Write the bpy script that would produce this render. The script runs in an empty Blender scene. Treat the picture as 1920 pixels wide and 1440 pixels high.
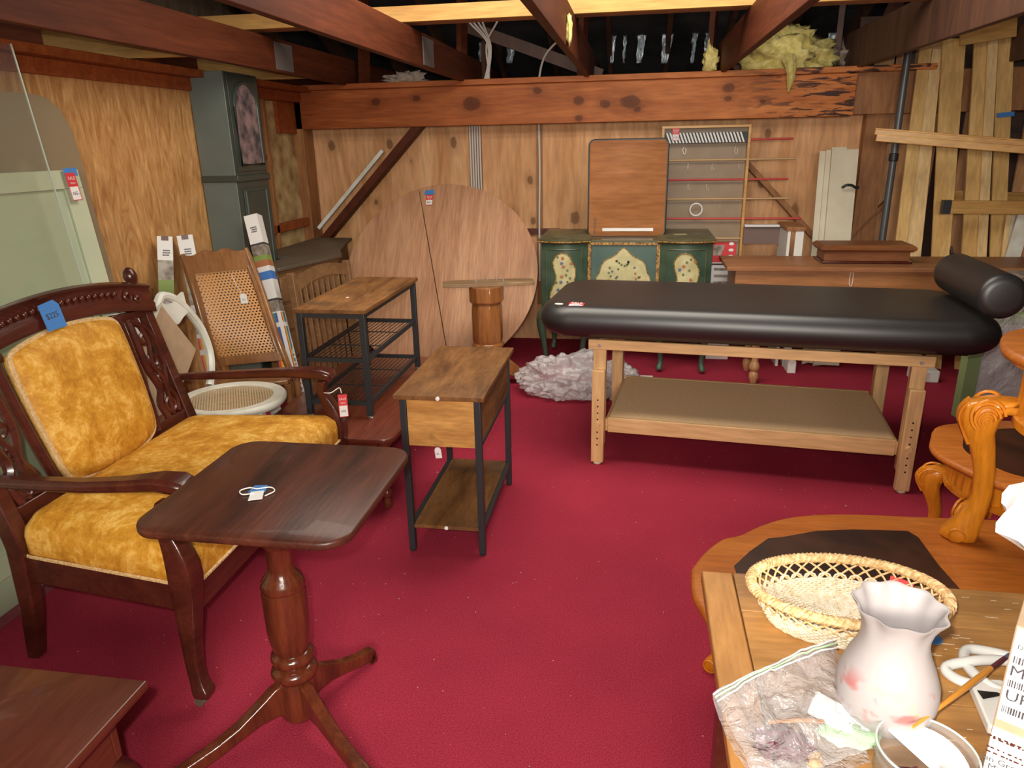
import bpy, bmesh, math, random
from mathutils import Vector, Matrix, noise
random.seed(7)
PI = math.pi
SC = bpy.context.scene
COL = SC.collection
V = Vector

# ------------------------------------------------------------------ camera
F, H = 1363., 1.6
_Y = V((235/F, 458/F, -1)).normalized()
_Z = -V((85/F, -4100/F, -1)).normalized()
_Z = (_Z - _Z.dot(_Y)*_Y).normalized()
_X = _Y.cross(_Z)
RM = Matrix((_X, _Y, _Z))            # world = RM @ camera
cam = bpy.data.cameras.new('camera'); cam.sensor_width = 36; cam.lens = 36*F/1920
cam.clip_start = .02
co = bpy.data.objects.new('camera', cam); COL.objects.link(co)
co.matrix_world = Matrix.Translation((0, 0, H)) @ RM.to_4x4()
SC.camera = co
def ray(px, py): return RM @ V(((px-960)/F, -(py-720)/F, -1))
def PZ(px, py, z):
    d = ray(px, py); return V((0, 0, H)) + d*((z-H)/d.z)
def PY(px, py, y):
    d = ray(px, py); return V((0, 0, H)) + d*(y/d.y)
def PX(px, py, x):
    d = ray(px, py); return V((0, 0, H)) + d*(x/d.x)

# ------------------------------------------------------------------ materials
def newmat(name):
    m = bpy.data.materials.new(name); m.use_nodes = True
    nt = m.node_tree; return m, nt, nt.nodes['Principled BSDF']
def setp(b, **k):
    for a, v in k.items():
        a = {'rough': 'Roughness', 'metal': 'Metallic', 'col': 'Base Color', 'spec': 'Specular IOR Level', 'coat': 'Coat Weight', 'alpha': 'Alpha', 'trans': 'Transmission Weight', 'sheen': 'Sheen Weight', 'ior': 'IOR', 'coatr': 'Coat Roughness'}[a]
        if a == 'Base Color' and len(v) == 3: v = (*v, 1)
        b.inputs[a].default_value = v
def N(nt, t, **k):
    n = nt.nodes.new(t)
    for a, v in k.items():
        if a in n.inputs: n.inputs[a].default_value = v
        else: setattr(n, a, v)
    return n
def ramp(nt, fac, stops, interp='LINEAR'):
    r = nt.nodes.new('ShaderNodeValToRGB'); r.color_ramp.interpolation = interp
    e = r.color_ramp.elements
    while len(e) > len(stops): e.remove(e[-1])
    while len(e) < len(stops): e.new(1)
    for i, (p, c) in enumerate(stops):
        e[i].position = p; e[i].color = (*c, 1) if len(c) == 3 else c
    nt.links.new(fac, r.inputs[0]); return r.outputs[0]
def mix(nt, fac, a, b, mode='MIX'):
    n = nt.nodes.new('ShaderNodeMix'); n.data_type = 'RGBA'; n.blend_type = mode
    for s, v in ((0, fac), (6, a), (7, b)):
        if hasattr(v, 'links') or isinstance(v, bpy.types.NodeSocket): nt.links.new(v, n.inputs[s])
        else: n.inputs[s].default_value = v if not isinstance(v, tuple) or len(v) == 4 else (*v, 1)
    return n.outputs[2]
def math_(nt, op, a, b=None):
    n = nt.nodes.new('ShaderNodeMath'); n.operation = op
    for i, v in enumerate((a, b)):
        if v is None: continue
        if isinstance(v, bpy.types.NodeSocket): nt.links.new(v, n.inputs[i])
        else: n.inputs[i].default_value = v
    return n.outputs[0]
def coord(nt, kind='Object', scale=(1, 1, 1), rot=(0, 0, 0)):
    tc = nt.nodes.new('ShaderNodeTexCoord'); mp = nt.nodes.new('ShaderNodeMapping')
    mp.inputs['Scale'].default_value = scale; mp.inputs['Rotation'].default_value = rot
    nt.links.new(tc.outputs[kind], mp.inputs[0]); return mp.outputs[0]
def tex(nt, vec, scale, detail=3, dist=0., rough=.5):
    n = N(nt, 'ShaderNodeTexNoise'); n.inputs['Scale'].default_value = scale
    n.inputs['Detail'].default_value = detail; n.inputs['Distortion'].default_value = dist; n.inputs['Roughness'].default_value = rough
    nt.links.new(vec, n.inputs['Vector']); return n.outputs['Fac']
def bump(nt, b, h, s=.2, d=.01):
    n = N(nt, 'ShaderNodeBump'); n.inputs['Strength'].default_value = s; n.inputs['Distance'].default_value = d
    nt.links.new(h, n.inputs['Height']); nt.links.new(n.outputs[0], b.inputs['Normal'])
def plain(name, col, rough=.5, **k):
    m, nt, b = newmat(name); setp(b, col=col, rough=rough, **k); return m
def mottled(name, c1, c2, scale=8, rough=.5, bmp=0, **k):
    m, nt, b = newmat(name); setp(b, rough=rough, **k)
    f = tex(nt, coord(nt), scale, 4)
    nt.links.new(ramp(nt, f, [(.35, c1), (.65, c2)]), b.inputs['Base Color'])
    if bmp: bump(nt, b, f, bmp)
    return m
def wood(name, c1, c2, axis='Y', scale=6., stretch=14., rough=.45, streak=None, dist=.6, knots=None, blotch=None, **k):
    """grain runs along axis; c1 dark, c2 light"""
    m, nt, b = newmat(name); setp(b, rough=rough, **k)
    s = [1, 1, 1]
    for ch in axis: s['XYZ'.index(ch)] = 1/stretch
    vec = coord(nt, 'Object', tuple(s))
    f = tex(nt, vec, scale*3, 5, dist, .6)
    g = tex(nt, vec, scale*22, 2, .1)
    c = ramp(nt, f, [(.3, c1), (.7, c2)])
    gg = ramp(nt, g, [(.3, (.72, .72, .72)), (.7, (1.1, 1.1, 1.1))])
    c = mix(nt, .7, c, gg, 'MULTIPLY')
    if blotch:
        f2 = tex(nt, coord(nt), blotch[0], 3, .4)
        c = mix(nt, ramp(nt, f2, [(blotch[2], (0, 0, 0)), (blotch[3], (1, 1, 1))]), c, blotch[1])
    if knots:
        tc = nt.nodes.new('ShaderNodeTexCoord')
        nz = N(nt, 'ShaderNodeTexNoise'); nz.inputs['Scale'].default_value = 9; nt.links.new(tc.outputs['Object'], nz.inputs[0])
        for (p, r) in knots:
            sub = nt.nodes.new('ShaderNodeVectorMath'); sub.operation = 'SUBTRACT'
            nt.links.new(tc.outputs['Object'], sub.inputs[0]); sub.inputs[1].default_value = p
            mul = nt.nodes.new('ShaderNodeVectorMath'); mul.operation = 'MULTIPLY'
            nt.links.new(sub.outputs[0], mul.inputs[0])
            sc = [1., 1., 1.]; sc['XYZ'.index(axis[0])] = .7; mul.inputs[1].default_value = sc
            ln = nt.nodes.new('ShaderNodeVectorMath'); ln.operation = 'LENGTH'; nt.links.new(mul.outputs[0], ln.inputs[0])
            d = math_(nt, 'ADD', ln.outputs['Value'], math_(nt, 'MULTIPLY', math_(nt, 'SUBTRACT', nz.outputs[0], .5), r*1.2))
            fac = ramp(nt, math_(nt, 'DIVIDE', d, r*2.6), [(.0, (.95,)*3), (.32, (.85,)*3), (.42, (.3,)*3), (1, (0, 0, 0))])
            c = mix(nt, fac, c, tuple(x*.32 for x in c1))
    nt.links.new(c, b.inputs['Base Color'])
    bump(nt, b, g, .12, .004)
    return m

M = {}
M['ply_left'] = wood('plywood_left', (.40, .17, .048), (.70, .40, .16), 'Z', 3.2, 5, .6, dist=3.4, spec=.2)
M['ply_back'] = wood('plywood_back', (.55, .26, .105), (.80, .46, .235), 'Z', 1.6, 7, .6, dist=1.6, spec=.2,
    knots=[(PY(x, y, 5.99), r) for x, y, r in [(620, 272, .035), (730, 270, .03), (849, 268, .035), (993, 338, .025), (960, 403, .03), (1000, 415, .025), (1078, 408, .04), (1440, 250, .03), (705, 380, .02), (770, 302, .015), (1428, 343, .03), (1490, 395, .04)]])
M['stud'] = wood('stud_brown', (.22, .08, .025), (.42, .19, .065), 'Z', 4, 8, .6)
M['joist'] = wood('joist_dark_red', (.058, .013, .005), (.125, .030, .011), 'Y', 3, 12, .6, spec=.2)
M['truss'] = wood('truss_dark', (.05, .02, .012), (.11, .045, .025), 'Z', 3, 10, .6)
M['header'] = wood('header_orange', (.36, .085, .018), (.56, .18, .048), 'X', 3, 9, .55, dist=1.4, spec=.25,
    knots=[(PY(x, y, 5.80), r) for x, y, r in [(705, 190, .03), (780, 185, .02), (885, 195, .05), (1008, 170, .03), (1180, 190, .05), (1195, 205, .02), (1085, 190, .03), (1135, 195, .03), (1085, 222, .02), (1365, 165, .03), (1365, 185, .02), (1430, 190, .015)]])
def stained_header():
    m = M['header']; nt = m.node_tree; b = nt.nodes['Principled BSDF']
    src = b.inputs['Base Color'].links[0].from_socket
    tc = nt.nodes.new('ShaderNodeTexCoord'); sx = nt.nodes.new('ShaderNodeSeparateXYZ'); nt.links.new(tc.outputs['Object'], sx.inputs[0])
    f = tex(nt, coord(nt, 'Object', (1.2, 1, 7)), 4.5, 5, .8)
    right = ramp(nt, math_(nt, 'DIVIDE', math_(nt, 'SUBTRACT', sx.outputs[0], .3), 1.2), [(.25, (0, 0, 0)), (.75, (1, 1, 1))])
    fac = math_(nt, 'MULTIPLY', ramp(nt, f, [(.50, (0, 0, 0)), (.56, (1, 1, 1))]), right)
    c = mix(nt, fac, src, (.05, .018, .012))
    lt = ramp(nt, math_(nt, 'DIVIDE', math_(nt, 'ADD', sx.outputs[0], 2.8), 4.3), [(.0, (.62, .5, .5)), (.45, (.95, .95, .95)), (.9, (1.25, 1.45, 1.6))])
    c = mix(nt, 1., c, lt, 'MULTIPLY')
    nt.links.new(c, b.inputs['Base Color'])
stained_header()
M['pine'] = wood('pine_yellow', (.40, .20, .055), (.56, .33, .11), 'X', 3, 10, .6, spec=.2)
M['pine_z'] = wood('pine_boards', (.62, .36, .11), (.82, .54, .21), 'Z', 2.5, 12, .55)
M['pine_z2'] = wood('pine_boards_pale', (.72, .47, .20), (.88, .64, .32), 'Z', 2.5, 12, .55)
M['moulding'] = wood('moulding_wood', (.50, .25, .06), (.68, .39, .12), 'X', 3, 12, .4)
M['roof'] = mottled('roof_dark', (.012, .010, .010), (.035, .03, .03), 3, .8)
M['gable'] = wood('gable_boards', (.12, .075, .045), (.22, .15, .09), 'Z', 5, 10, .8)
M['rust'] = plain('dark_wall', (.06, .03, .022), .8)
M['foil'] = plain('foil', (.5, .56, .62), .4, metal=.4)
M['plate'] = plain('galvanised_plate', (.23, .21, .2), .45, metal=.5)
M['wire'] = plain('white_wire', (.62, .6, .55), .4)
M['yellow_ins'] = mottled('yellow_insulation', (.55, .45, .12), (.78, .68, .28), 25, .95, .8)
M['grey_ins'] = mottled('brown_insulation', (.25, .19, .15), (.42, .34, .27), 25, .95, .8)
M['dirty_ins'] = mottled('aged_insulation', (.30, .17, .06), (.62, .45, .20), 7, .9, .6)
def carpet():
    m, nt, b = newmat('crimson_carpet'); setp(b, rough=.95, spec=.08)
    v = coord(nt)
    f = tex(nt, v, 260, 2); g = tex(nt, v, 2.2, 4)
    c = ramp(nt, f, [(.3, (.225, .013, .030)), (.7, (.42, .040, .070))])
    c = mix(nt, .5, c, ramp(nt, g, [(.3, (.75, .75, .75)), (.7, (1.1, 1.1, 1.1))]), 'MULTIPLY')
    vo = N(nt, 'ShaderNodeTexVoronoi'); vo.inputs['Scale'].default_value = 14; nt.links.new(v, vo.inputs['Vector'])
    sp = ramp(nt, vo.outputs['Distance'], [(.026, (1, 1, 1)), (.036, (0, 0, 0))])
    keep = ramp(nt, tex(nt, v, 5, 2), [(.50, (0, 0, 0)), (.56, (1, 1, 1))])
    c = mix(nt, math_(nt, 'MULTIPLY', sp, keep), c, (.62, .42, .36))
    nt.links.new(c, b.inputs['Base Color']); bump(nt, b, f, .5, .004)
    return m
M['carpet'] = carpet()
def velvet():
    m, nt, b = newmat('gold_crushed_velvet'); setp(b, rough=.6, spec=.3)
    v = coord(nt); f = tex(nt, v, 11, 6, .5, .7); g = tex(nt, v, 55, 4, .8)
    fg = math_(nt, 'ADD', math_(nt, 'MULTIPLY', f, .75), math_(nt, 'MULTIPLY', g, .25))
    nt.links.new(ramp(nt, fg, [(.38, (.44, .18, .014)), (.5, (.60, .28, .026)), (.64, (.82, .50, .12))]), b.inputs['Base Color'])  # pale end of the ramp paints the crushed pile's highlights into the gold
    bump(nt, b, fg, .5, .012); return m
M['velvet'] = velvet()
M['braid'] = mottled('gold_braid', (.52, .32, .13), (.68, .46, .22), 90, .8, .6)
M['mahog'] = wood('mahogany_chair', (.05, .010, .006), (.095, .020, .011), 'Y', 4, 8, .28, coat=.25)
M['mahog_top'] = wood('mahogany_table', (.030, .008, .005), (.115, .030, .014), 'Y', 4, 9, .42, coat=.06, spec=.4)
M['mahog_col'] = wood('mahogany_column', (.06, .012, .006), (.16, .036, .013), 'Z', 5, 6, .2, coat=.5)
M['cherry'] = wood('cherry_low_table', (.07, .015, .008), (.125, .030, .014), 'Y', 3, 9, .33, coat=.2)
M['cherry2'] = wood('red_brown_coffee', (.125, .026, .014), (.19, .048, .023), 'Y', 3, 9, .3, coat=.2)
M['rustic'] = wood('rustic_brown', (.10, .040, .013), (.29, .130, .042), 'Y', 4, 5, .62, spec=.2, blotch=(4, (.08, .045, .025), .55, .75))
M['rustic_f'] = wood('rustic_brown_front', (.36, .16, .04), (.64, .34, .10), 'X', 4, 5, .6, spec=.2, blotch=(9, (.09, .045, .02), .60, .75))
M['black_metal'] = plain('black_metal', (.022, .025, .028), .45)
M['maple'] = wood('maple_frame', (.66, .39, .17), (.78, .50, .24), 'Z', 3, 10, .4)
M['maple_x'] = wood('maple_rail', (.66, .39, .17), (.78, .50, .24), 'X', 3, 10, .4)
M['shelfply'] = mottled('shelf_board', (.82, .54, .30), (.88, .60, .34), 60, .7)
def leather(name, c, r=.33):
    m, nt, b = newmat(name); setp(b, col=c, rough=r, spec=.5)
    bump(nt, b, tex(nt, coord(nt), 300, 2), .12, .002); return m
M['leather'] = leather('black_vinyl', (.012, .010, .010), .44); setp(M['leather'].node_tree.nodes['Principled BSDF'], spec=.95)
M['oak'] = wood('oak_round_top', (.40, .19, .10), (.56, .31, .175), 'ZY', 4, 12, .5, spec=.25)
M['oakcol'] = wood('oak_pedestal', (.22, .075, .02), (.38, .15, .045), 'Z', 4, 8, .3, coat=.3)
M['plank'] = wood('raw_plank', (.20, .12, .06), (.36, .23, .12), 'X', 4, 10, .6)
M['green'] = mottled('dark_green_paint', (.035, .068, .045), (.06, .10, .065), 9, .35)
M['green_c'] = mottled('blue_green_paint', (.05, .10, .085), (.075, .135, .11), 6, .35)
M['greentop'] = mottled('worn_green_top', (.07, .07, .035), (.12, .11, .06), 9, .3)
M['gold'] = mottled('gilt', (.09, .04, .012), (.50, .28, .07), 70, .4)
M['cream_p'] = mottled('cream_cartouche', (.42, .38, .18), (.58, .53, .28), 12, .5)
M['flower_r'] = plain('flower_red', (.40, .13, .05), .6)
M['flower_b'] = plain('flower_blue', (.10, .12, .22), .6)
M['leaf'] = plain('leaf_green', (.11, .13, .05), .6)
M['walnut_lid'] = wood('lid_brown', (.17, .055, .018), (.28, .105, .038), 'X', 3, 8, .5, spec=.3)
M['lidwood'] = wood('lid_orange_brown', (.30, .11, .035), (.44, .18, .065), 'X', 3, 8, .55, spec=.2)
M['steel'] = plain('steel', (.55, .53, .5), .35, metal=.8)
M['chrome'] = plain('nail_white', (.8, .78, .75), .35)
M['orange'] = wood('honey_orange_wood', (.56, .17, .008), (.80, .29, .020), 'Z', 4, 6, .28, coat=.3)
M['orange_top'] = wood('honey_top', (.44, .115, .014), (.56, .175, .024), 'X', 3, 7, .45, coat=.1, spec=.3)
M['inset'] = mottled('dark_inset', (.028, .009, .005), (.065, .021, .010), 8, .35)
M['desk'] = wood('desk_brown', (.30, .12, .05), (.40, .18, .08), 'X', 3, 9, .5, spec=.2)
M['desk_f'] = wood('desk_front', (.34, .135, .045), (.44, .19, .07), 'X', 3, 9, .4)
M['spindle'] = wood('spindle_wood', (.36, .17, .07), (.5, .26, .12), 'Z', 4, 6, .4)
M['worn'] = wood('worn_table_top', (.33, .15, .038), (.50, .25, .075), 'X', 5, 8, .5, spec=.3, blotch=(3.5, (.17, .085, .04), .45, .7))
M['worn_e'] = wood('worn_table_edge', (.36, .15, .035), (.52, .25, .07), 'Y', 5, 8, .5, spec=.3)
M['wicker'] = mottled('wicker', (.72, .44, .18), (.84, .60, .32), 60, .5, .3)
M['wicker_w'] = mottled('wicker_pale', (.72, .58, .38), (.84, .76, .6), 80, .5, .5)
M['white'] = plain('white_paint', (.74, .73, .68), .4)
M['white_old'] = mottled('aged_white_paint', (.62, .6, .5), (.74, .73, .66), 10, .45)
M['cream_board'] = mottled('cream_boards', (.58, .52, .38), (.66, .6, .46), 6, .5)
M['pale_panel'] = mottled('pale_green_panel', (.44, .50, .35), (.50, .55, .39), 3, .35)
M['pale_panel2'] = mottled('pale_panel_frame', (.50, .54, .38), (.57, .60, .43), 3, .35)
M['clock_side'] = mottled('blue_grey_paint', (.115, .145, .13), (.135, .165, .15), 5, .45)
M['clock_front'] = mottled('dark_green_grey', (.035, .048, .04), (.05, .064, .052), 5, .3)
M['dial'] = mottled('dial_face', (.05, .05, .06), (.30, .21, .21), 14, .3)
M['card'] = mottled('cardboard', (.40, .27, .165), (.46, .315, .20), 20, .8)
M['blue'] = plain('blue_tape', (.05, .20, .52), .6)
M['red'] = plain('tag_red', (.62, .035, .04), .5)
M['paper'] = plain('paper_white', (.78, .77, .75), .6)
M['ink'] = plain('ink', (.05, .045, .05), .7)
M['string'] = plain('string', (.8, .78, .72), .7)
M['caneb'] = None
M['tanboard'] = mottled('tan_back_panel', (.27, .19, .115), (.31, .22, .14), 8, .5)
M['darkpaper'] = plain('dark_panel', (.16, .10, .085), .5)
M['rod_tan'] = plain('tan_rod', (.55, .35, .17), .5)
M['rod_red'] = plain('red_rod', (.55, .06, .055), .5)
M['grey_pipe'] = plain('grey_pipe', (.12, .125, .13), .4, metal=.3)
M['black'] = plain('black_strap', (.01, .01, .01), .5)
M['caster'] = plain('old_brass_caster', (.16, .13, .09), .5, metal=.4)
M['rocker'] = wood('rocker_brown', (.19, .075, .024), (.32, .145, .05), 'Z', 4, 6, .3, coat=.3)
M['dresser'] = wood('dresser_brown', (.17, .085, .035), (.27, .14, .06), 'X', 3, 9, .45)
M['dresser_top'] = mottled('dusty_top', (.105, .082, .055), (.13, .10, .07), 5, .5)
M['cardrow'] = plain('photo_brown', (.3, .2, .15), .5)
M['grass'] = plain('print_green', (.23, .33, .08), .5)
M['pbrown'] = plain('print_rust', (.42, .16, .07), .5)
M['prgrey'] = mottled('print_photo', (.16, .13, .1), (.42, .38, .32), 22, .5)
M['pblue'] = plain('print_blue', (.06, .2, .55), .5)
M['pyel'] = plain('print_yellow', (.85, .6, .05), .5)
M['pgrn'] = plain('print_leaf_green', (.1, .4, .12), .5)
M['porange'] = plain('print_orange', (.8, .25, .03), .5)
M['pnavy'] = plain('print_navy', (.08, .1, .3), .5)
M['gpanel'] = mottled('light_green_paint', (.26, .36, .15), (.31, .41, .18), 5, .5)
M['honeybrush'] = plain('brush_handle', (.68, .28, .04), .3, coat=.4)
M['darkred'] = plain('dark_red_item', (.10, .02, .03), .5)
M['greenitem'] = plain('green_item', (.42, .62, .38), .5)

def caneMat(name, c, size):
    m, nt, b = newmat(name); setp(b, rough=.45, col=c)
    tc = nt.nodes.new('ShaderNodeTexCoord'); s = nt.nodes.new('ShaderNodeSeparateXYZ'); nt.links.new(tc.outputs['UV'], s.inputs[0])
    u = math_(nt, 'DIVIDE', s.outputs[0], size); v = math_(nt, 'DIVIDE', s.outputs[1], size*.87)
    row = math_(nt, 'FLOOR', v); odd = math_(nt, 'MULTIPLY', math_(nt, 'MODULO', row, 2.), .5)
    fu = math_(nt, 'SUBTRACT', math_(nt, 'FRACT', math_(nt, 'ADD', u, odd)), .5)
    fv = math_(nt, 'SUBTRACT', math_(nt, 'FRACT', v), .5)
    d = math_(nt, 'SQRT', math_(nt, 'ADD', math_(nt, 'MULTIPLY', fu, fu), math_(nt, 'MULTIPLY', fv, fv)))
    a = math_(nt, 'GREATER_THAN', d, .27); nt.links.new(a, b.inputs['Alpha'])
    g = ramp(nt, tex(nt, coord(nt, 'UV'), 350, 2), [(.35, tuple(x*.6 for x in c)), (.65, tuple(min(1, x*1.25) for x in c))])
    nt.links.new(g, b.inputs['Base Color']); return m
M['cane'] = caneMat('cane_weave', (.52, .24, .07), .019)
M['cane_w'] = caneMat('pale_cane_weave', (.55, .41, .24), .014)
def clear(name, tint, t, rough=.12, body=(.8, .8, .8), gl=.25, crinkle=0):
    """thin clear plastic or glass: see-through, with gloss and a little body colour"""
    m = bpy.data.materials.new(name); m.use_nodes = True; nt = m.node_tree
    for n in list(nt.nodes): nt.nodes.remove(n)
    out = nt.nodes.new('ShaderNodeOutputMaterial'); tr = nt.nodes.new('ShaderNodeBsdfTransparent'); tr.inputs[0].default_value = (*tint, 1)
    b = nt.nodes.new('ShaderNodeBsdfPrincipled'); setp(b, col=body, rough=rough, spec=.8)
    mx = nt.nodes.new('ShaderNodeMixShader'); mx.inputs[0].default_value = 1-t
    nt.links.new(tr.outputs[0], mx.inputs[1]); nt.links.new(b.outputs[0], mx.inputs[2])
    gs = nt.nodes.new('ShaderNodeBsdfGlossy'); gs.inputs['Roughness'].default_value = rough
    fr = nt.nodes.new('ShaderNodeLayerWeight')
    m2 = nt.nodes.new('ShaderNodeMixShader'); nt.links.new(math_(nt, 'ADD', math_(nt, 'MULTIPLY', math_(nt, 'POWER', fr.outputs['Facing'], 4.), gl), .04), m2.inputs[0])
    nt.links.new(mx.outputs[0], m2.inputs[1]); nt.links.new(gs.outputs[0], m2.inputs[2])
    nt.links.new(m2.outputs[0], out.inputs[0])
    if crinkle:
        bp = N(nt, 'ShaderNodeBump'); bp.inputs['Strength'].default_value = 1; bp.inputs['Distance'].default_value = .02
        nt.links.new(tex(nt, coord(nt), crinkle, 4, 1.5, .6), bp.inputs['Height'])
        for n in (b, gs, fr): nt.links.new(bp.outputs[0], n.inputs['Normal'])
    return m
M['glass'] = clear('clear_sheet', (.93, .94, .91), .97, .05)
M['tinted'] = clear('tan_board', (.8, .75, .65), .25, .25, (.34, .27, .17))
M['plastic'] = clear('crumpled_plastic', (.98, .97, .98), .60, .12, (.92, .87, .88), .9, 13)
M['bag'] = clear('zip_bag', (.95, .95, .96), .80, .12, (.8, .78, .78), .5, 16)
M['jar'] = clear('clear_jar', (.97, .98, .97), .92, .06, (.85, .85, .85), .3)
def frosted():
    m, nt, b = newmat('frosted_glass'); setp(b, rough=.5, alpha=.86)
    v = coord(nt); f = tex(nt, v, 26, 2, .3); sx = nt.nodes.new('ShaderNodeSeparateXYZ')
    tc = nt.nodes.new('ShaderNodeTexCoord'); nt.links.new(tc.outputs['Object'], sx.inputs[0])
    band = ramp(nt, math_(nt, 'DIVIDE', sx.outputs[2], .2), [(.12, (0, 0, 0)), (.3, (1, 1, 1)), (.42, (1, 1, 1)), (.55, (0, 0, 0))])
    c = mix(nt, math_(nt, 'MULTIPLY', band, ramp(nt, f, [(.56, (0, 0, 0)), (.66, (1, 1, 1))])), (.42, .38, .375), (.44, .16, .15))
    f2 = tex(nt, v, 20, 2, .3); c = mix(nt, math_(nt, 'MULTIPLY', band, ramp(nt, f2, [(.60, (0, 0, 0)), (.7, (.7, .7, .7))])), c, (.50, .50, .28))
    nt.links.new(c, b.inputs['Base Color']); return m
M['frosted'] = frosted()
M['rope'] = mottled('braided_rim', (.62, .36, .14), (.86, .62, .32), 120, .5, .5)

# ------------------------------------------------------------------ mesh builder
class MB:
    def __init__(s): s.v = []; s.f = []; s.m = []; s.uv = {}; s.mi = 0
    def add(s, vs, fs, uvs=None):
        o = len(s.v); s.v += [V(v) for v in vs]
        for i, f in enumerate(fs):
            if uvs: s.uv[len(s.f)] = uvs[i]
            s.f.append([o+k for k in f]); s.m.append(s.mi)
        return s
    def box(s, c, d, R=None):
        x, y, z = (k/2 for k in d); R = R or Matrix.Identity(3); c = V(c)
        vs = [c + R @ V((a*x, b*y, e*z)) for a in (-1, 1) for b in (-1, 1) for e in (-1, 1)]
        return s.add(vs, [(0, 1, 3, 2), (4, 6, 7, 5), (0, 4, 5, 1), (2, 3, 7, 6), (0, 2, 6, 4), (1, 5, 7, 3)])
    def bb(s, x0, x1, y0, y1, z0, z1): return s.box(((x0+x1)/2, (y0+y1)/2, (z0+z1)/2), (x1-x0, y1-y0, z1-z0))
    def bar(s, a, b, w, h, up=(0, 0, 1)):
        a, b = V(a), V(b); d = (b-a).normalized(); up = V(up); sd = d.cross(up)
        if sd.length < 1e-4: sd = d.cross(V((1, 0, 0)))
        sd.normalize(); u = sd.cross(d)
        R = Matrix((sd, d, u)).transposed()
        return s.box((a+b)/2, (w, (b-a).length, h), R)
    def loft(s, loops, cap=True, closed=True):
        n = len(loops[0]); vs = [p for l in loops for p in l]; fs = []
        for i in range(len(loops)-1):
            for j in range(n if closed else n-1):
                k = (j+1) % n; fs.append((i*n+j, i*n+k, (i+1)*n+k, (i+1)*n+j))
        if cap and closed: fs += [tuple(range(n))[::-1], tuple((len(loops)-1)*n+j for j in range(n))]
        return s.add(vs, fs)
    def lathe(s, prof, c, n=28, R=None, lobes=0, amp=0, cap=True):
        c = V(c); R = R or Matrix.Identity(3); L = []
        for p in prof:
            r, z = p[0], p[1]; a_ = p[2] if len(p) > 2 else amp
            L.append([c + R @ V((r*(1+a_*math.cos(lobes*t))*math.cos(t), r*(1+a_*math.cos(lobes*t))*math.sin(t), z)) for t in (2*PI*k/n for k in range(n))])
        return s.loft(L, cap)
    def tube(s, pts, r, n=8, closed=False, flat=None):
        pts = [V(p) for p in pts]; m = len(pts); L = []; prev = None
        for i, p in enumerate(pts):
            if closed: t = pts[(i+1) % m]-pts[i-1]
            else: t = pts[min(i+1, m-1)]-pts[max(i-1, 0)]
            t.normalize()
            if prev is None:
                q = V((0, 0, 1)) if abs(t.z) < .9 else V((1, 0, 0))
                prev = (q - q.dot(t)*t).normalized()
            else:
                prev = prev - prev.dot(t)*t
                prev.normalize()
            w = t.cross(prev); ri = r[i] if isinstance(r, (list, tuple)) else r
            fl = flat or 1
            L.append([p + prev*ri*math.cos(a) + w*ri*fl*math.sin(a) for a in (2*PI*k/n for k in range(n))])
        if closed: L.append(L[0]); return s.loft(L, False)
        return s.loft(L, True)
    def prism(s, poly, z0, z1, Mx=None):
        Mx = Mx or Matrix.Identity(4); n = len(poly)
        return s.loft([[Mx @ V((x, y, z)) for x, y in poly] for z in (z0, z1)])
    def slab(s, poly, z0, z1, r=.006, Mx=None):
        """slab with rounded edge: poly is counter-clockwise"""
        Mx = Mx or Matrix.Identity(4); L = []
        c = sum((V((x, y)) for x, y in poly), V((0, 0)))/len(poly)
        for (o, z) in ((r, z0), (r*.3, z0+r*.3), (0, z0+r), (0, z1-r), (r*.3, z1-r*.3), (r, z1)):
            L.append([Mx @ V(((x-c.x)*(1-o/max(.02, (V((x, y))-c).length))+c.x, (y-c.y)*(1-o/max(.02, (V((x, y))-c).length))+c.y, z)) for x, y in poly])
        return s.loft(L)
    def grid(s, fn, nu, nv, uvs=(1, 1)):
        vs = [fn(i/nu, j/nv) for j in range(nv+1) for i in range(nu+1)]; fs = []; uv = []
        for j in range(nv):
            for i in range(nu):
                a = j*(nu+1)+i; fs.append((a, a+1, a+nu+2, a+nu+1))
                uv.append([(i/nu*uvs[0], j/nv*uvs[1]), ((i+1)/nu*uvs[0], j/nv*uvs[1]), ((i+1)/nu*uvs[0], (j+1)/nv*uvs[1]), (i/nu*uvs[0], (j+1)/nv*uvs[1])])
        return s.add(vs, fs, uv)
    def blob(s, c, d, amp=.2, fr=3, seed=0, n=24, flatb=None, ridge=0):
        c = V(c); L = []
        for i in range(1, n):
            th = PI*i/n; ring = []
            for k in range(2*n):
                ph = 2*PI*k/(2*n); q = V((math.sin(th)*math.cos(ph), math.sin(th)*math.sin(ph), math.cos(th)))
                a = 1 + amp*noise.noise(q*fr+V((seed, seed, 0))) + amp*.6*noise.noise(q*fr*2.3+V((seed, 0, 5))) + amp*.35*noise.noise(q*fr*5+V((seed, 0, 9)))
                if ridge: a += ridge*(.35-abs(noise.noise(q*fr*2.2+V((7, seed, 1))))*1.6)+ridge*.5*(.3-abs(noise.noise(q*fr*5+V((3, seed, 1))))*1.5)
                p = c + V((q.x*d[0]*a, q.y*d[1]*a, q.z*d[2]*a))
                if flatb is not None: p.z = max(p.z, flatb)
                ring.append(p)
            L.append(ring)
        return s.loft(L)
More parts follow.
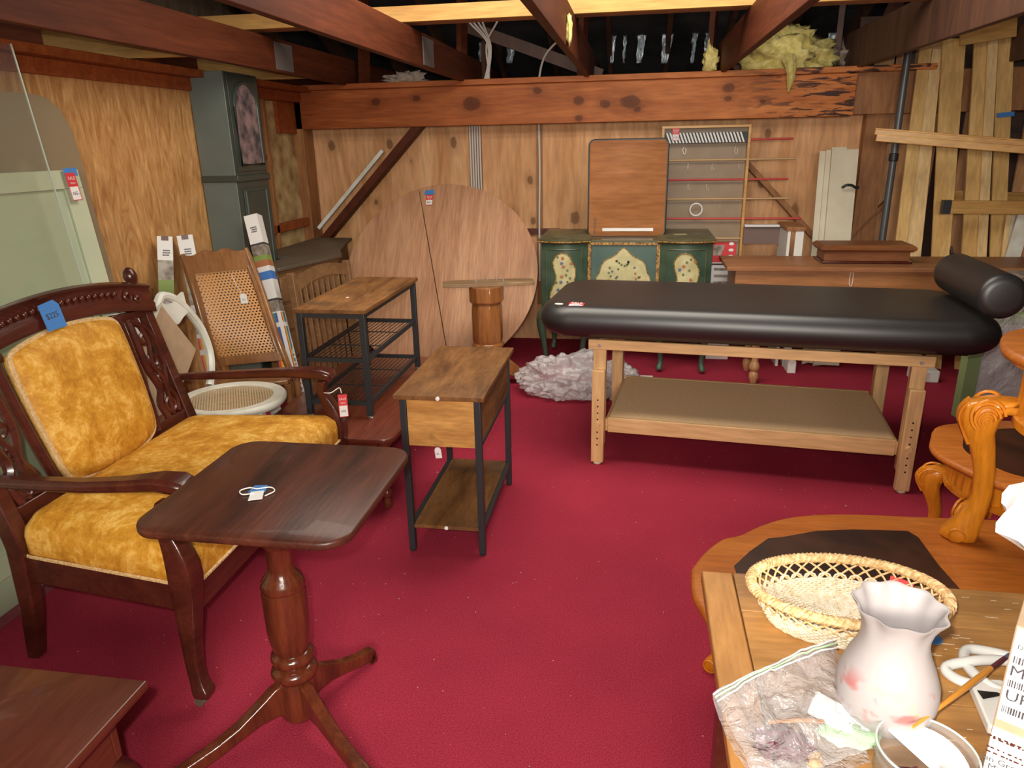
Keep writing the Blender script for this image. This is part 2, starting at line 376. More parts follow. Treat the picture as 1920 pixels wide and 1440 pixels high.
    def build(s, name, mats, parent=None, W=False, bevel=0, smooth=40, solid=0, subsurf=0):
        me = bpy.data.meshes.new(name)
        off = V(parent.location) if (W and parent) else V((0, 0, 0))
        me.from_pydata([v-off for v in s.v], [], s.f)
        if not isinstance(mats, (list, tuple)): mats = [mats]
        for m in mats: me.materials.append(m)
        for p, i in zip(me.polygons, s.m): p.material_index = i
        if s.uv:
            ul = me.uv_layers.new(name='UVMap')
            for fi, uv in s.uv.items():
                for k, li in enumerate(me.polygons[fi].loop_indices): ul.data[li].uv = uv[k]
        bm = bmesh.new(); bm.from_mesh(me); bmesh.ops.recalc_face_normals(bm, faces=bm.faces); bm.to_mesh(me); bm.free()
        me.shade_smooth()
        if smooth < 180: me.set_sharp_from_angle(angle=math.radians(smooth))
        o = bpy.data.objects.new(name, me); COL.objects.link(o)
        if parent: o.parent = parent
        if solid: md = o.modifiers.new('solid', 'SOLIDIFY'); md.thickness = solid; md.offset = 0
        if bevel:
            md = o.modifiers.new('bevel', 'BEVEL'); md.width = bevel; md.segments = 2; md.limit_method = 'ANGLE'; md.angle_limit = math.radians(40)
        if subsurf: md = o.modifiers.new('sub', 'SUBSURF'); md.levels = md.render_levels = subsurf
        return o
def thing(name, label, cat, loc=(0, 0, 0), rotz=0, group=None):
    o = bpy.data.objects.new(name, None); COL.objects.link(o); o.empty_display_size = .05
    o.location = loc; o.rotation_euler = (0, 0, rotz); tag(o, label, cat, group); return o
def tag(o, label, cat, group=None, kind=None):
    if label: o['label'] = label
    if cat: o['category'] = cat
    if group: o['group'] = group
    if kind: o['kind'] = kind
    return o
def struct(name, mb, mat, label=None, **k):
    o = mb.build(name, mat, **k); o['kind'] = 'structure'
    if label: o['label'] = label
    return o
def rrect(x0, x1, y0, y1, r, n=6):
    P = []
    for cx, cy, a0 in ((x1-r, y0+r, -PI/2), (x1-r, y1-r, 0), (x0+r, y1-r, PI/2), (x0+r, y0+r, PI)):
        for k in range(n+1): a = a0+PI/2*k/n; P.append((cx+r*math.cos(a), cy+r*math.sin(a)))
    return P
def text(name, s, size, Mx, mat, parent=None, W=False, align='CENTER', sx=1):
    cu = bpy.data.curves.new('t', 'FONT'); cu.body = s; cu.size = size; cu.align_x = align; cu.align_y = 'CENTER'
    cu.resolution_u = 2
    t = bpy.data.objects.new('t', cu); COL.objects.link(t)
    bpy.context.view_layer.update()
    me = bpy.data.meshes.new_from_object(t.evaluated_get(bpy.context.evaluated_depsgraph_get()))
    bpy.data.objects.remove(t); me.name = name
    me.transform(Mx @ Matrix.Diagonal((sx, 1, 1, 1)))
    if W and parent: me.transform(Matrix.Translation(-V(parent.location)))
    me.materials.clear(); me.materials.append(mat)
    o = bpy.data.objects.new(name, me); COL.objects.link(o)
    if parent: o.parent = parent
    return o
def frame(o, x, y):
    """4x4 with columns x, y, x cross y at origin o"""
    x = V(x).normalized(); y = V(y); y = (y-y.dot(x)*x).normalized(); z = x.cross(y)
    m = Matrix((x, y, z)).transposed().to_4x4(); m.translation = V(o); return m
def bez(p0, p1, p2, p3, n=12):
    p0, p1, p2, p3 = map(V, (p0, p1, p2, p3))
    return [p0*(1-t)**3+p1*3*t*(1-t)**2+p2*3*t*t*(1-t)+p3*t**3 for t in (i/n for i in range(n+1))]
def spline(pts, n=6):
    P = [V(p) for p in pts]; P = [2*P[0]-P[1]]+P+[2*P[-1]-P[-2]]; out = []
    for i in range(1, len(P)-2):
        a, b, c, d = P[i-1:i+3]
        for k in range(n):
            t = k/n; out.append(.5*((2*b)+(c-a)*t+(2*a-5*b+4*c-d)*t*t+(3*b-a-3*c+d)*t**3))
    out.append(P[-2]); return out
def sale_tag(parent, Mx, w=.05, h=.085, price='165-', string=None, W=False):
    """red and white price tag lying in the xy plane of Mx; Mx origin is the tag centre"""
    mb = MB(); mb.mi = 0; mb.prism([(-w/2, -h/2), (w/2, -h/2), (w/2, 0), (-w/2, 0)], 0, .001, Mx)
    mb.mi = 1; mb.prism([(-w/2, 0), (w/2, 0), (w/2, h/2), (-w/2, h/2)], 0, .001, Mx)
    for a, b, c, d in ((-w/2, -h/2, -w/2+w*.06, 0), (w/2-w*.06, -h/2, w/2, 0), (-w/2, -h/2, w/2, -h/2+w*.06)):
        mb.prism([(a, b), (c, b), (c, d), (a, d)], .001, .0014, Mx)
    t = mb.build('price_tag', [M['paper'], M['red']], parent, W=W); t['label'] = 'red and white SALE price tag'
    off = Matrix.Translation((0, 0, .0022))
    def sub(o):
        o.parent = t
    a = text('lettering', 'SALE', w*.36, Mx @ Matrix.Translation((0, h*.3, .0022)), M['paper'], parent, W); sub(a)
    a = text('lettering', 'PRICE', w*.2, Mx @ Matrix.Translation((0, h*.12, .0022)), M['paper'], parent, W); sub(a)
    a = text('handwriting', price, w*.4, Mx @ Matrix.Translation((0, -h*.25, .0022)), M['ink'], parent, W); sub(a)
    if string:
        s = MB().tube(string, .0012, 6).build('string', M['string'], parent, W=W); s.parent = t
    return t
def paper_tag(parent, Mx, w=.03, h=.045, s='15-', string=None, W=False, col='paper'):
    mb = MB().prism([(-w/2, -h/2), (w/2, -h/2), (w/2, h*.3), (w*.25, h/2), (-w*.25, h/2), (-w/2, h*.3)], 0, .001, Mx)
    t = mb.build('price_tag', M[col], parent, W=W); t['label'] = 'small white paper price tag'
    if s:
        a = text('handwriting', s, w*.45, Mx @ Matrix.Translation((0, -h*.1, .002)), M['ink'], parent, W); a.parent = t
    if string:
        q = MB().tube(string, .0012, 6).build('string', M['string'], parent, W=W); q.parent = t
    return t
# ------------------------------------------------------------------ the building
LW, BW, RW = -2.66, 6.0, 3.6
struct('floor', MB().bb(-3.2, RW+.2, -2.2, 6.4, -.1, 0), M['carpet'])
struct('wall_left', MB().bb(LW-.03, LW, -2.2, 4.66, 0, 2.02), M['ply_left'])
struct('wall_back', MB().bb(LW-.1, 1.62, BW, BW+.03, 0, 2.0), M['ply_back'])
mb = MB()
for i, x in enumerate((1.70, 1.87, 2.05, 2.4, 2.8, 3.2, 3.5)):
    mb.bb(x-.08, x+.10, BW+.01, BW+.03, 0, 2.3)
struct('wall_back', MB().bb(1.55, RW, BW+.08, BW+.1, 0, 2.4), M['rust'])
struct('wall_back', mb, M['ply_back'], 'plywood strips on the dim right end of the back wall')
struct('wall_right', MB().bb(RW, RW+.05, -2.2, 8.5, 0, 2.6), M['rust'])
struct('wall_front', MB().bb(-3.2, RW, -2.25, -2.2, 0, 2.4), M['gable'])
# attic void beyond the header
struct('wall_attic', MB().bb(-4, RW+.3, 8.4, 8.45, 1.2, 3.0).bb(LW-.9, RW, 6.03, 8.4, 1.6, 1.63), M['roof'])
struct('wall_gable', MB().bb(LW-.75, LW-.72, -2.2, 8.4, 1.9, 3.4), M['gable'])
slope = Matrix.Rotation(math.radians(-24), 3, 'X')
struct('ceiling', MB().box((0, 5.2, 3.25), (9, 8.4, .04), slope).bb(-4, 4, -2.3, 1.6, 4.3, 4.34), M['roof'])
mb = MB()
for i in range(14):
    x = -3.2+i*.49; mb.box((x, 5.2, 3.15), (.04, 8.2, .14), slope)
struct('trim_1', mb, M['truss'], 'dark roof rafters under the roof deck')
mb = MB()
for px, w in ((1150, 9), (1172, 5), (1203, 16), (1252, 20), (1302, 8), (1325, 5), (1440, 10), (960, 22), (905, 16), (1560, 14)):
    a_, b_ = PY(px-w/2, 62, 6.95), PY(px+w/2, 118, 6.95)
    mb.grid(lambda u, v: V((a_.x+(b_.x-a_.x)*u*(1-.5*(1-v))+.015*noise.noise(V((u*3, v*5, px))), 6.95+.03*noise.noise(V((u*9, v*4, px))), b_.z+(a_.z-b_.z)*v)), 6, 10)
struct('trim_2', mb, M['foil'], 'silver foil strips hanging between the roof rafters', solid=.002)
# insulated stud bay at the far end of the left wall
struct('wall_insulated', MB().bb(LW-.10, LW-.06, 4.6, 6.0, 0, 2.02), M['dirty_ins'])
k = 3
def trim(mb, mat, label, **kw):
    global k; o = struct('trim_%d' % k, mb, mat, label, **kw); k += 1; return o
trim(MB().bb(LW-.09, LW, 4.64, 4.70, 0, 2.0), M['stud'], 'wall stud beside the tall clock', bevel=.003)
trim(MB().bb(LW-.09, LW, 5.22, 5.26, 0, 2.0), M['stud'], 'wall stud in the middle of the insulated bay', bevel=.003)
trim(MB().bb(LW-.09, LW+.02, 5.80, 5.99, 0, 2.0), M['stud'], 'corner stud where the left and back walls meet', bevel=.003)
trim(MB().bb(LW-.09, LW-.01, 4.7, 5.22, 1.52, 1.55), M['header'], 'wooden blocking between the studs above the insulation', bevel=.003)
trim(MB().bb(LW-.09, LW, 5.0, 5.8, .98, 1.04), M['header'], 'lower wooden blocking between the studs', bevel=.003)
trim(MB().bb(LW-.12, LW+.12, -2.2, 5.95, 2.0, 2.04).bb(LW-.1, LW+.03, -2.2, 5.95, 1.93, 2.0), M['header'], 'top plate along the left wall', bevel=.003)
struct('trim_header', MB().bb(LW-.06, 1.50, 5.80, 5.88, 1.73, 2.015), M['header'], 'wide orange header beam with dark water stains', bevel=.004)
trim(MB().bb(LW-.06, 2.0, 5.77, 5.96, 2.015, 2.055), M['header'], 'flat plate lying on the header beam', bevel=.003)
trim(MB().bb(1.50, RW, 5.84, 5.92, 1.74, 2.02), M['stud'], 'darker beam continuing right of the stained header', bevel=.004)
trim(MB().bb(1.62, 1.78, 5.90, 5.99, 0, 1.8), M['stud'], 'post under the right end of the header beam', bevel=.003)
for x, w in ((PY(892, 300, 5.98).x, .10), (PY(1011, 300, 5.98).x, .045)):
    trim(MB().bb(x-w/2, x+w/2, 5.975, 6.0, .3, 1.74), M['stud'], 'narrow wooden strip behind the %s on the back wall' % ('five cables' if w > .06 else 'single cable'))
# diagonal braces
a, b = PY(618, 440, 5.88), PY(785, 238, 5.88)
trim(MB().bar(a+(a-b)*.5, b+(b-a)*.1, .06, .13, (0, -1, 0)), M['joist'], 'dark red diagonal brace left of the round tabletop', bevel=.004)
a, b = PY(1385, 290, 5.93), PY(1535, 455, 5.93)
trim(MB().bar(a+(a-b)*.2, b+(b-a)*.4, .04, .10, (0, -1, 0)), M['stud'], 'diagonal brace behind the dowel rack', bevel=.004)
a, b = PY(1600, 440, 5.93), PY(1665, 375, 5.93)
trim(MB().bar(a+(a-b)*.4, b, .03, .06, (0, -1, 0)), M['stud'], 'short brace behind the grey pipe', bevel=.004)
trim(MB().bb(-1.0, -.6, 5.97, 6.0, .88, .93), M['cherry'], 'dark rail on the back wall behind the green cabinet')
# joists
for i, (x, z1) in enumerate(((-3.1, 2.24), (-2.25, 2.24), (-1.32, 2.24), (-.38, 2.26), (.59, 2.26), (1.5, 2.30), (2.45, 2.26))):
    nm = ['ceiling joist off the left wall', 'ceiling joist nearest the left wall', 'second ceiling joist from the left wall', 'ceiling joist with a yellow fibre tuft', 'ceiling joist right of the dark bay', 'greyish ceiling joist above the lumber', 'ceiling joist right of the lumber'][i]
    o = MB().bb(x-.02, x+.02, -2.1, 7.6, 2.045, z1).build('ceiling_joist', M['joist'] if i < 4 else M['truss'] if i > 4 else M['joist'], bevel=.004)
    o['kind'] = 'structure'; o['label'] = nm
# plates on joists
for x, px, py in ((-2.23, 533, 112), (-1.3, 803, 97)):
    p = PX(px, py, x)
    trim(MB().bb(x, x+.003, p.y-.12, p.y+.12, 2.06, 2.22), M['plate'], 'grey galvanised plate on the side of a joist')
for y_ in (3.72, 5.15):
    trim(MB().bb(-3.08, -2.275, y_, y_+.04, 2.05, 2.20), M['pine'], 'pale blocking between the joists by the left wall, %s' % ('nearer one' if y_ < 4 else 'farther one'))
trim(MB().bb(LW-.10, LW-.03, 5.50, 5.84, 1.70, 2.0), M['header'], 'board closing the left end of the header beam')
# lit cross piece above joists
trim(MB().bb(LW-.6, 1.2, 4.42, 4.46, 2.262, 2.345), M['pine'], 'pale pine cross piece lying over the joists', bevel=.002)
trim(MB().bb(1.2, RW, 4.42, 4.46, 2.305, 2.34), M['stud'], 'dark cross piece over the right joists', bevel=.002)
trim(MB().bb(LW-.6, RW, 4.46, 4.56, 2.262, 2.30), M['stud'], 'brown board behind the pale cross piece', bevel=.002)
trim(MB().bb(-1.2, 1.2, 6.62, 6.66, 2.06, 2.11), M['header'], 'orange batten across the attic')
for x, y in ((-1.36, 5.95), (-.44, 6.05), (.52, 6.1), (1.42, 6.1), (-1.28, 6.5), (-2.15, 5.95), (1.9, 6.0)):
    trim(MB().bar((x, y, 2.0), (x+.03, y+.1, 3.2), .04, .10), M['truss'] if x > 1 or y > 6.2 else M['joist'], 'upright roof truss post')
for (a, b) in (((1.6, 6.0, 2.05), (1.95, 6.2, 2.9)), ((-.3, 6.4, 2.1), (-1.4, 6.4, 2.5)), ((.7, 6.0, 2.06), (1.1, 6.1, 2.6)), ((2.0, 6.3, 2.0), (1.7, 6.3, 2.9))):
    trim(MB().bar(a, b, .04, .09), M['truss'], 'slanting roof truss web')
# ------------------------------------------------------------------ cables, pipe, insulation
xs = PY(890, 300, 5.96)
for i in range(5):
    x = PY(882+4.6*i, 300, 5.95).x
    top = PY(905+2.2*i, 150, 5.9)
    up = PY([880, 888, 897, 905, 932][i], [42, 42, 42, 42, 41][i], 5.6)
    mid = PY([915, 917, 920, 918, 912][i], 85, 5.8)
    o = MB().tube(spline([(x, 5.965, .5), (x, 5.965, 1.0), (x, 5.965, 1.72), (x+.01, 5.965, 1.9), top+V((0, .06, 0)), mid, up], 6), .007, 8).build('white_cable', M['wire'])
    tag(o, 'white electric cable in the bundle of five on the back wall', 'cable', 'bundle of five white cables')
x = PY(1010, 300, 5.95).x
o = MB().tube(spline([(x, 5.965, .5), (x, 5.965, 1.0), (x+.006, 5.965, 1.4), (x, 5.965, 1.9), PY(1012, 140, 5.92), PY(1022, 105, 5.8), PY(1045, 78, 5.6), PY(1070, 60, 5.3)], 6), .008, 8).build('white_cable', M['wire'])
tag(o, 'single white electric cable stapled up the back wall right of the bundle', 'cable')
a = PY(598, 428, 5.80); b = PY(718, 282, 5.80)
o = MB().bar(a, b, .03, .035, (0, -1, 0)).build('white_strip', M['white_old'], bevel=.003)
tag(o, 'long white plastic strip resting along the dark red diagonal brace', 'strip')
a = PY(655, 345, 5.82)+V((-.03, 0, .01)); b = PY(715, 277, 5.82)+V((-.03, 0, .02))
a, b = PY(668, 330, 5.78), PY(712, 279, 5.78)
PPX = PY(1658, 420, 5.72).x
r = thing('grey_pipe', 'grey metal pipe standing upright left of the leaning lumber', 'pipe', (PPX, 5.72, 0))
MB().tube([(PPX, 5.72, 0), (PPX, 5.72, 1.2), (PPX, 5.72, 2.3)], .024, 14).build('tube', M['grey_pipe'], r, W=True)
MB().lathe([(.024, 0), (.031, .005), (.031, .05), (.024, .055)], (PPX, 5.72, 1.42), 16).build('coupling', M['black_metal'], r, W=True)
o = MB().blob((1.02, 6.02, 2.15), (.32, .20, .17), .55, 2.2, 3, 26, 2.056).build('insulation_clump', M['yellow_ins'], smooth=180)
tag(o, 'large fluffy yellow insulation clump on top of the header beam', 'insulation')
MB().tube(spline([(1.03, 5.80, 2.12), (1.04, 5.745, 2.05), (1.045, 5.75, 1.98), (1.04, 5.765, 1.90)], 5), [.05, .05, .045, .04, .04, .035, .035, .03, .03, .03, .025, .025, .02, .015, .01, .006][:16], 8).build('hanging_tuft', M['yellow_ins'], o)
o = MB().blob((1.40, 6.22, 2.14), (.17, .15, .13), .5, 2.4, 8, 24, 2.056).build('insulation_clump', M['grey_ins'], smooth=180)
tag(o, 'dusty brown insulation clump right of the yellow one on the beam', 'insulation')
o = MB().blob((.50, 5.86, 2.12), (.05, .04, .10), .6, 2.4, 5, 16, 2.056).build('insulation_scrap', M['yellow_ins'], smooth=180)
tag(o, 'small yellow insulation scrap against a dark truss post', 'insulation')
o = MB().blob((-1.78, 5.87, 2.08), (.16, .05, .05), .6, 2.4, 15, 16, 2.056).build('insulation_scrap', M['grey_ins'], smooth=180)
tag(o, 'grey dusty insulation scrap on the left half of the header beam', 'insulation')
p = PX(1063, 55, -.36)
o = MB().blob(p+V((.012, 0, 0)), (.012, .06, .07), .5, 2, 2, 12).build('insulation_tuft', M['yellow_ins'], smooth=180)
tag(o, 'tiny bright yellow fibre tuft stuck on the side of a joist', 'insulation')

# ------------------------------------------------------------------ lights and view
w = bpy.data.worlds.new('world'); SC.world = w; w.use_nodes = True
w.node_tree.nodes['Background'].inputs[0].default_value = (.95, .9, .85, 1); w.node_tree.nodes['Background'].inputs[1].default_value = .12
def lamp(name, kind, loc, energy, col=(1, 1, 1), size=.1, rot=(0, 0, 0), sy=None):
    l = bpy.data.lights.new(name, kind); l.energy = energy; l.color = col
    if kind == 'AREA':
        l.size = size
        if sy: l.shape = 'RECTANGLE'; l.size_y = sy
    elif kind in ('POINT', 'SPOT'): l.shadow_soft_size = size
    o = bpy.data.objects.new(name, l); COL.objects.link(o); o.location = loc; o.rotation_euler = rot; return o
lamp('camera_flash', 'POINT', (-.05, -.02, 1.67), 88, (1, .96, .90), .018)
lamp('rear_fill', 'AREA', (.3, -1.5, 1.98), 88, (1, .93, .82), 1.6, (math.radians(74), 0, 0), .5)  # unseen soft fill, added behind the camera for gentler falloff
lamp('overhead_fill', 'AREA', (-.3, 3.4, 2.62), 62, (1, .92, .80), 2.6, (math.radians(12), 0, 0), 1.2)  # unseen warm fill, added overhead to lift the joists and back wall
vs = SC.view_settings
SC.display_settings.display_device = 'sRGB'
vs.view_transform = 'Standard'; vs.look = 'None'; vs.gamma = 1; vs.use_curve_mapping = False; vs.exposure = .5
# ================================================================== LEFT SIDE
# ---- wide velvet armchair
r = thing('velvet_armchair', 'wide carved mahogany armchair with gold crushed velvet seat and back pad', 'armchair', (-1.6, 2.22, 0))
def bx(z):  # x of the back plane at height z
    return -1.89-(z-.45)*.25 if z > .45 else -1.89-(.45-z)*.04
YA, YB = 1.74, 2.70
def leg_rect(pts, w, d): # pts (x,y,z,scale)
    L = []
    for x, y, z, s in pts: L.append([(x-d*s/2, y-w*s/2, z), (x+d*s/2, y-w*s/2, z), (x+d*s/2, y+w*s/2, z), (x-d*s/2, y+w*s/2, z)])
    return L
for y in (YA, YB):
    s = -1 if y == YA else 1
    MB().loft(leg_rect([(-1.93, y+s*.0, 0, .8), (-1.90, y, .2, .95), (-1.885, y, .42, 1.1), (bx(.5), y, .5, 1.05), (bx(.8), y, .8, .9), (bx(1.02), y, 1.02, .85), (bx(1.06), y, 1.06, 1.1)], .052, .055)).build('rear_post', M['mahog'], r, W=True, bevel=.006)
    MB().lathe([(.024, 0), (.03, .010), (.018, .026), (.026, .045), (.028, .06), (.022, .08), (.010, .092), (0.001, .095)], (bx(1.05), y, 1.05), 16, Matrix.Rotation(-.24, 3, 'Y')).build('finial', M['mahog'], r, W=True)
    # front leg: scroll under the arm then cabriole to the caster
    fy = 1.64 if s < 0 else 2.78
    MB().loft(leg_rect([(-1.285, fy-s*.02, .66, .9), (-1.30, fy-s*.01, .6, .8), (-1.265, fy, .54, 1.1), (-1.245, fy, .47, 1.5), (-1.25, fy, .38, 1.45), (-1.262, fy, .26, 1.05), (-1.262, fy+s*.015, .15, .85), (-1.245, fy+s*.03, .085, .8), (-1.232, fy+s*.035, .06, 1.05), (-1.232, fy+s*.035, .035, .9)], .05, .052)).build('front_leg', M['mahog'], r, W=True, bevel=.008, subsurf=1)
    c = MB().tube([(-1.235, fy+s*.035, .035), (-1.235, fy+s*.035, .02)], .012).lathe([(.001, -.008), (.016, -.008), (.016, .008), (.001, .008)], (-1.25, fy+s*.035, .016), 16, Matrix.Rotation(PI/2, 3, 'X')).build('caster', M['caster'], r, W=True)
    # arm
    ay = 1.70 if s < 0 else 2.745
    L = []
    for x, dy, z, w, h in ((bx(.66)-.01, 0, .655, .03, .03), (-1.85, 0, .665, .042, .032), (-1.7, s*.01, .672, .05, .034), (-1.55, s*.02, .68, .052, .036), (-1.42, s*.015, .69, .06, .038), (-1.32, 0, .697, .078, .042), (-1.26, 0, .695, .088, .042), (-1.225, 0, .685, .075, .034)):
        L.append([(x, ay+dy-w/2, z-h/2), (x, ay+dy+w/2, z-h/2), (x, ay+dy+w/2, z+h/2), (x, ay+dy-w/2, z+h/2)])
    MB().loft(L).build('arm', M['mahog'], r, W=True, bevel=.012)
# seat rails
MB().bar((-1.88, 1.748, .345), (-1.26, 1.668, .345), .032, .105).build('side_rail', M['mahog'], r, W=True, bevel=.004)
MB().bar((-1.88, 2.692, .345), (-1.26, 2.752, .345), .032, .105).build('side_rail', M['mahog'], r, W=True, bevel=.004)
MB().bar((-1.255, 1.68, .345), (-1.255, 2.75, .345), .032, .105).build('front_rail', M['mahog'], r, W=True, bevel=.004)
MB().bar((-1.89, 1.74, .36), (-1.89, 2.70, .36), .035, .12).build('rear_rail', M['mahog'], r, W=True, bevel=.004)
MB().bar((bx(.50), 1.74, .50), (bx(.50), 2.70, .50), .03, .075).build('lower_back_rail', M['mahog'], r, W=True, bevel=.004)
# seat cushion
L = []
base = [(-1.880, 1.735), (-1.230, 1.645), (-1.230, 2.775), (-1.880, 2.705)]
def pin(poly, t, n=10):
    P = []; m = len(poly)
    for i in range(m):
        a, b, c = V(poly[i-1]), V(poly[i]), V(poly[(i+1) % m])
        rr = .05+t*.25; da = (a-b).normalized()*rr; db = (c-b).normalized()*rr
        for k in range(n+1):
            q = k/n; P.append((b+da)*(1-q)**2+b*2*q*(1-q)+(b+db)*q*q)
    c = sum(P, V((0, 0)))/len(P)
    return [c+(p-c)*(1-t*2.1) for p in P]
for t, z in ((.006, .43), (.0, .44), (0, .50), (.006, .525), (.03, .555), (.08, .575), (.16, .588), (.26, .592), (.36, .594), (.45, .595)):
    L.append([(p.x, p.y, z-.045) for p in pin(base, t)])
MB().loft(L).build('seat_cushion', M['velvet'], r, W=True, smooth=60)
P = [(p.x, p.y, .392) for p in pin(base, -.004)]
MB().tube(P, .006, 6, True).build('braid_trim', M['braid'], r, W=True)
# back pad
def backpt(y, z, o=0): return V((bx(z)+.012+o*.97, y, z+o*.24))
def padout(k, n=48):
    """outline of the pad, flared top with arched edge"""
    P = []
    for (y, z) in k: P.append((y, z))
    return P
yc = 2.22
prof = [(-.22, .52), (-.12, .50), (0, .495), (.12, .50), (.20, .52), (.235, .56), (.255, .68), (.262, .8), (.262, .92), (.25, .965), (.2, .985), (.1, 1.0), (0, 1.006), (-.1, 1.0), (-.2, .985), (-.25, .965), (-.262, .92), (-.262, .8), (-.255, .68), (-.245, .56)]
prof = [(p.x, p.y) for p in spline([(a, b, 0) for a, b in prof+prof[:1]], 3)[:-1]]
L = []
for s_, o in ((1, 0), (1.0, .02), (.985, .032), (.95, .044), (.86, .056), (.7, .066), (.45, .074), (.15, .077)):
    L.append([backpt(yc+y*s_, .76+(z-.76)*s_, o) for y, z in prof])
MB().loft(L).build('back_pad', M['velvet'], r, W=True, smooth=60)
MB().tube([backpt(yc+y*1.0, .76+(z-.76)*1.0, .022) for y, z in prof], .0105, 8, True).build('braid_trim', M['braid'], r, W=True)
# frame round the pad: two inner stiles, crest rail with beads, pierced splats
for s in (-1, 1):
    pts = [backpt(yc+s*d, z, .0) for d, z in ((.262, .51), (.275, .6), (.288, .75), (.294, .9), (.294, .98))]
    MB().tube(spline(pts, 4), .02, 8, flat=.9).build('inner_stile', M['mahog'], r, W=True)
crest = []
for i in range(25):
    y = YA-.03+(YB-YA+.06)*i/24; q = (y-yc)/(.5); h = 1.055+.065*(1-q*q)
    crest.append((y, h))
L = []
for y, h in crest:
    L.append([backpt(y, h-.105, -.02), backpt(y, h-.105, .022), backpt(y, h-.07, .03), backpt(y, h-.055, .022), backpt(y, h-.01, .026), backpt(y, h, .04), backpt(y, h+.012, .022), backpt(y, h+.008, -.018)])
mb = MB().loft(L)
for i in range(19):
    y = yc-.30+.6*i/18; q = (y-yc)/.5; h = 1.055+.065*(1-q*q)-.038
    if abs(y-yc) > .03: mb.lathe([(.001, -.008), (.008, -.006), (.011, 0), (.008, .006), (.001, .008)], backpt(y, h, .03), 8, Matrix.Rotation(PI/2, 3, 'Y'))
mb.lathe([(.001, -.012), (.014, -.008), (.02, 0), (.014, .01), (.001, .014)], backpt(yc, 1.03, .03), 12, Matrix.Rotation(PI/2, 3, 'Y'))
for s in (-1, 1):
    for k, R0 in ((0, .024), (1, .018)):
        c0 = (yc+s*(.37+.05*k), 1.055-.06*k*.3)
        mb.tube([backpt(c0[0]+s*R0*(1-t*.12)*math.cos(t*2.0), c0[1]-.018+R0*(1-t*.12)*math.sin(t*2.0), .03) for t in [i*.35 for i in range(14)]], .006, 6)
mb.build('crest_rail', M['mahog'], r, W=True, smooth=50)
MB().bar(backpt(YA, .955, 0), backpt(YA+.22, .972, 0), .02, .03).build('upper_back_rail', M['mahog'], r, W=True, bevel=.003)
MB().bar(backpt(YB, .955, 0), backpt(YB-.22, .972, 0), .02, .03).build('upper_back_rail', M['mahog'], r, W=True, bevel=.003)
for s in (-1, 1):
    mb = MB(); ctr = yc+s*.39
    for sg in (-1, 1):
        mb.tube(spline([backpt(ctr-s*.04, .95, 0), backpt(ctr+sg*.045, .88, .004), backpt(ctr+sg*.05, .76, .006), backpt(ctr+sg*.022, .66, .004), backpt(ctr+sg*.05, .60, .0), backpt(ctr+sg*.035, .54, 0)], 6), .013, 6, flat=1.4)
    mb.tube(spline([backpt(ctr, .95, 0), backpt(ctr+.012, .85, .01), backpt(ctr-.016, .76, .01), backpt(ctr+.01, .68, .01), backpt(ctr, .54, 0)], 6), .011, 6)
    for z, rr in ((.86, .02), (.77, .024), (.69, .018), (.58, .028)):
        mb.tube([backpt(ctr+rr*math.cos(a), z+rr*math.sin(a), .004) for a in [2*PI*k/14 for k in range(14)]], .009, 6, True)
    mb.build('pierced_splat', M['mahog'], r, W=True)
p = backpt(yc-.04, 1.05, .042)
mb = MB(); Mx = frame(p, (0, .98, .05), (-.24, 0, 1))
mb.prism([(-.045, -.045), (.04, -.05), (.048, .03), (.03, .05), (-.04, .046)], 0, .002, Mx)
t = mb.build('tape_label', M['blue'], r, W=True); t['label'] = 'blue masking tape with a handwritten price'
a = text('handwriting', '$225', .028, Mx @ Matrix.Translation((0, 0, .003)), M['ink'], r, W=True); a.parent = t
fp = V((-1.215, 2.745, .60))
MB().tube(spline([(-1.26, 2.71, .62), (-1.225, 2.70, .625), (-1.215, 2.765, .625), (-1.21, 2.77, .60)], 5), .002, 6).build('string', M['string'], r, W=True)
sale_tag(r, frame((-1.205, 2.765, .545), (.85, .35, 0), (.1, .1, 1)), .038, .10, '495', W=True)

# ---- tilt-top pedestal table
r = thing('tilt_top_table', 'dark mahogany tilt-top table with rounded corners on a turned column and three splayed feet', 'table', (-.925, 1.60, 0))
MB().slab(rrect(-1.215, -.645, 1.40, 1.975, .075, 8), .695, .718, .007).build('tabletop', M['mahog_top'], r, W=True, smooth=50)
MB().bb(-1.12, -.75, 1.52, 1.55, .672, .695).bb(-1.12, -.75, 1.68, 1.71, .672, .695).bb(-1.0, -.85, 1.53, 1.70, .655, .674).build('bearer', M['mahog'], r, W=True, bevel=.003)
MB().lathe([(.036, .66), (.04, .64), (.044, .612), (.046, .60), (.044, .59), (.040, .585), (.033, .575), (.033, .52), (.038, .50), (.056, .475), (.060, .46), (.060, .452), (.057, .448), (.060, .44), (.060, .32), (.056, .28), (.050, .25), (.046, .243), (.058, .236), (.061, .225), (.058, .212), (.046, .205), (.046, .196), (.062, .188), (.066, .175), (.060, .160), (.048, .153), (.048, .146), (.053, .14), (.053, .03), (.045, .018), (.001, .018)], (-.925, 1.60, 0), 32).build('column', M['mahog_col'], r, W=True, smooth=50)
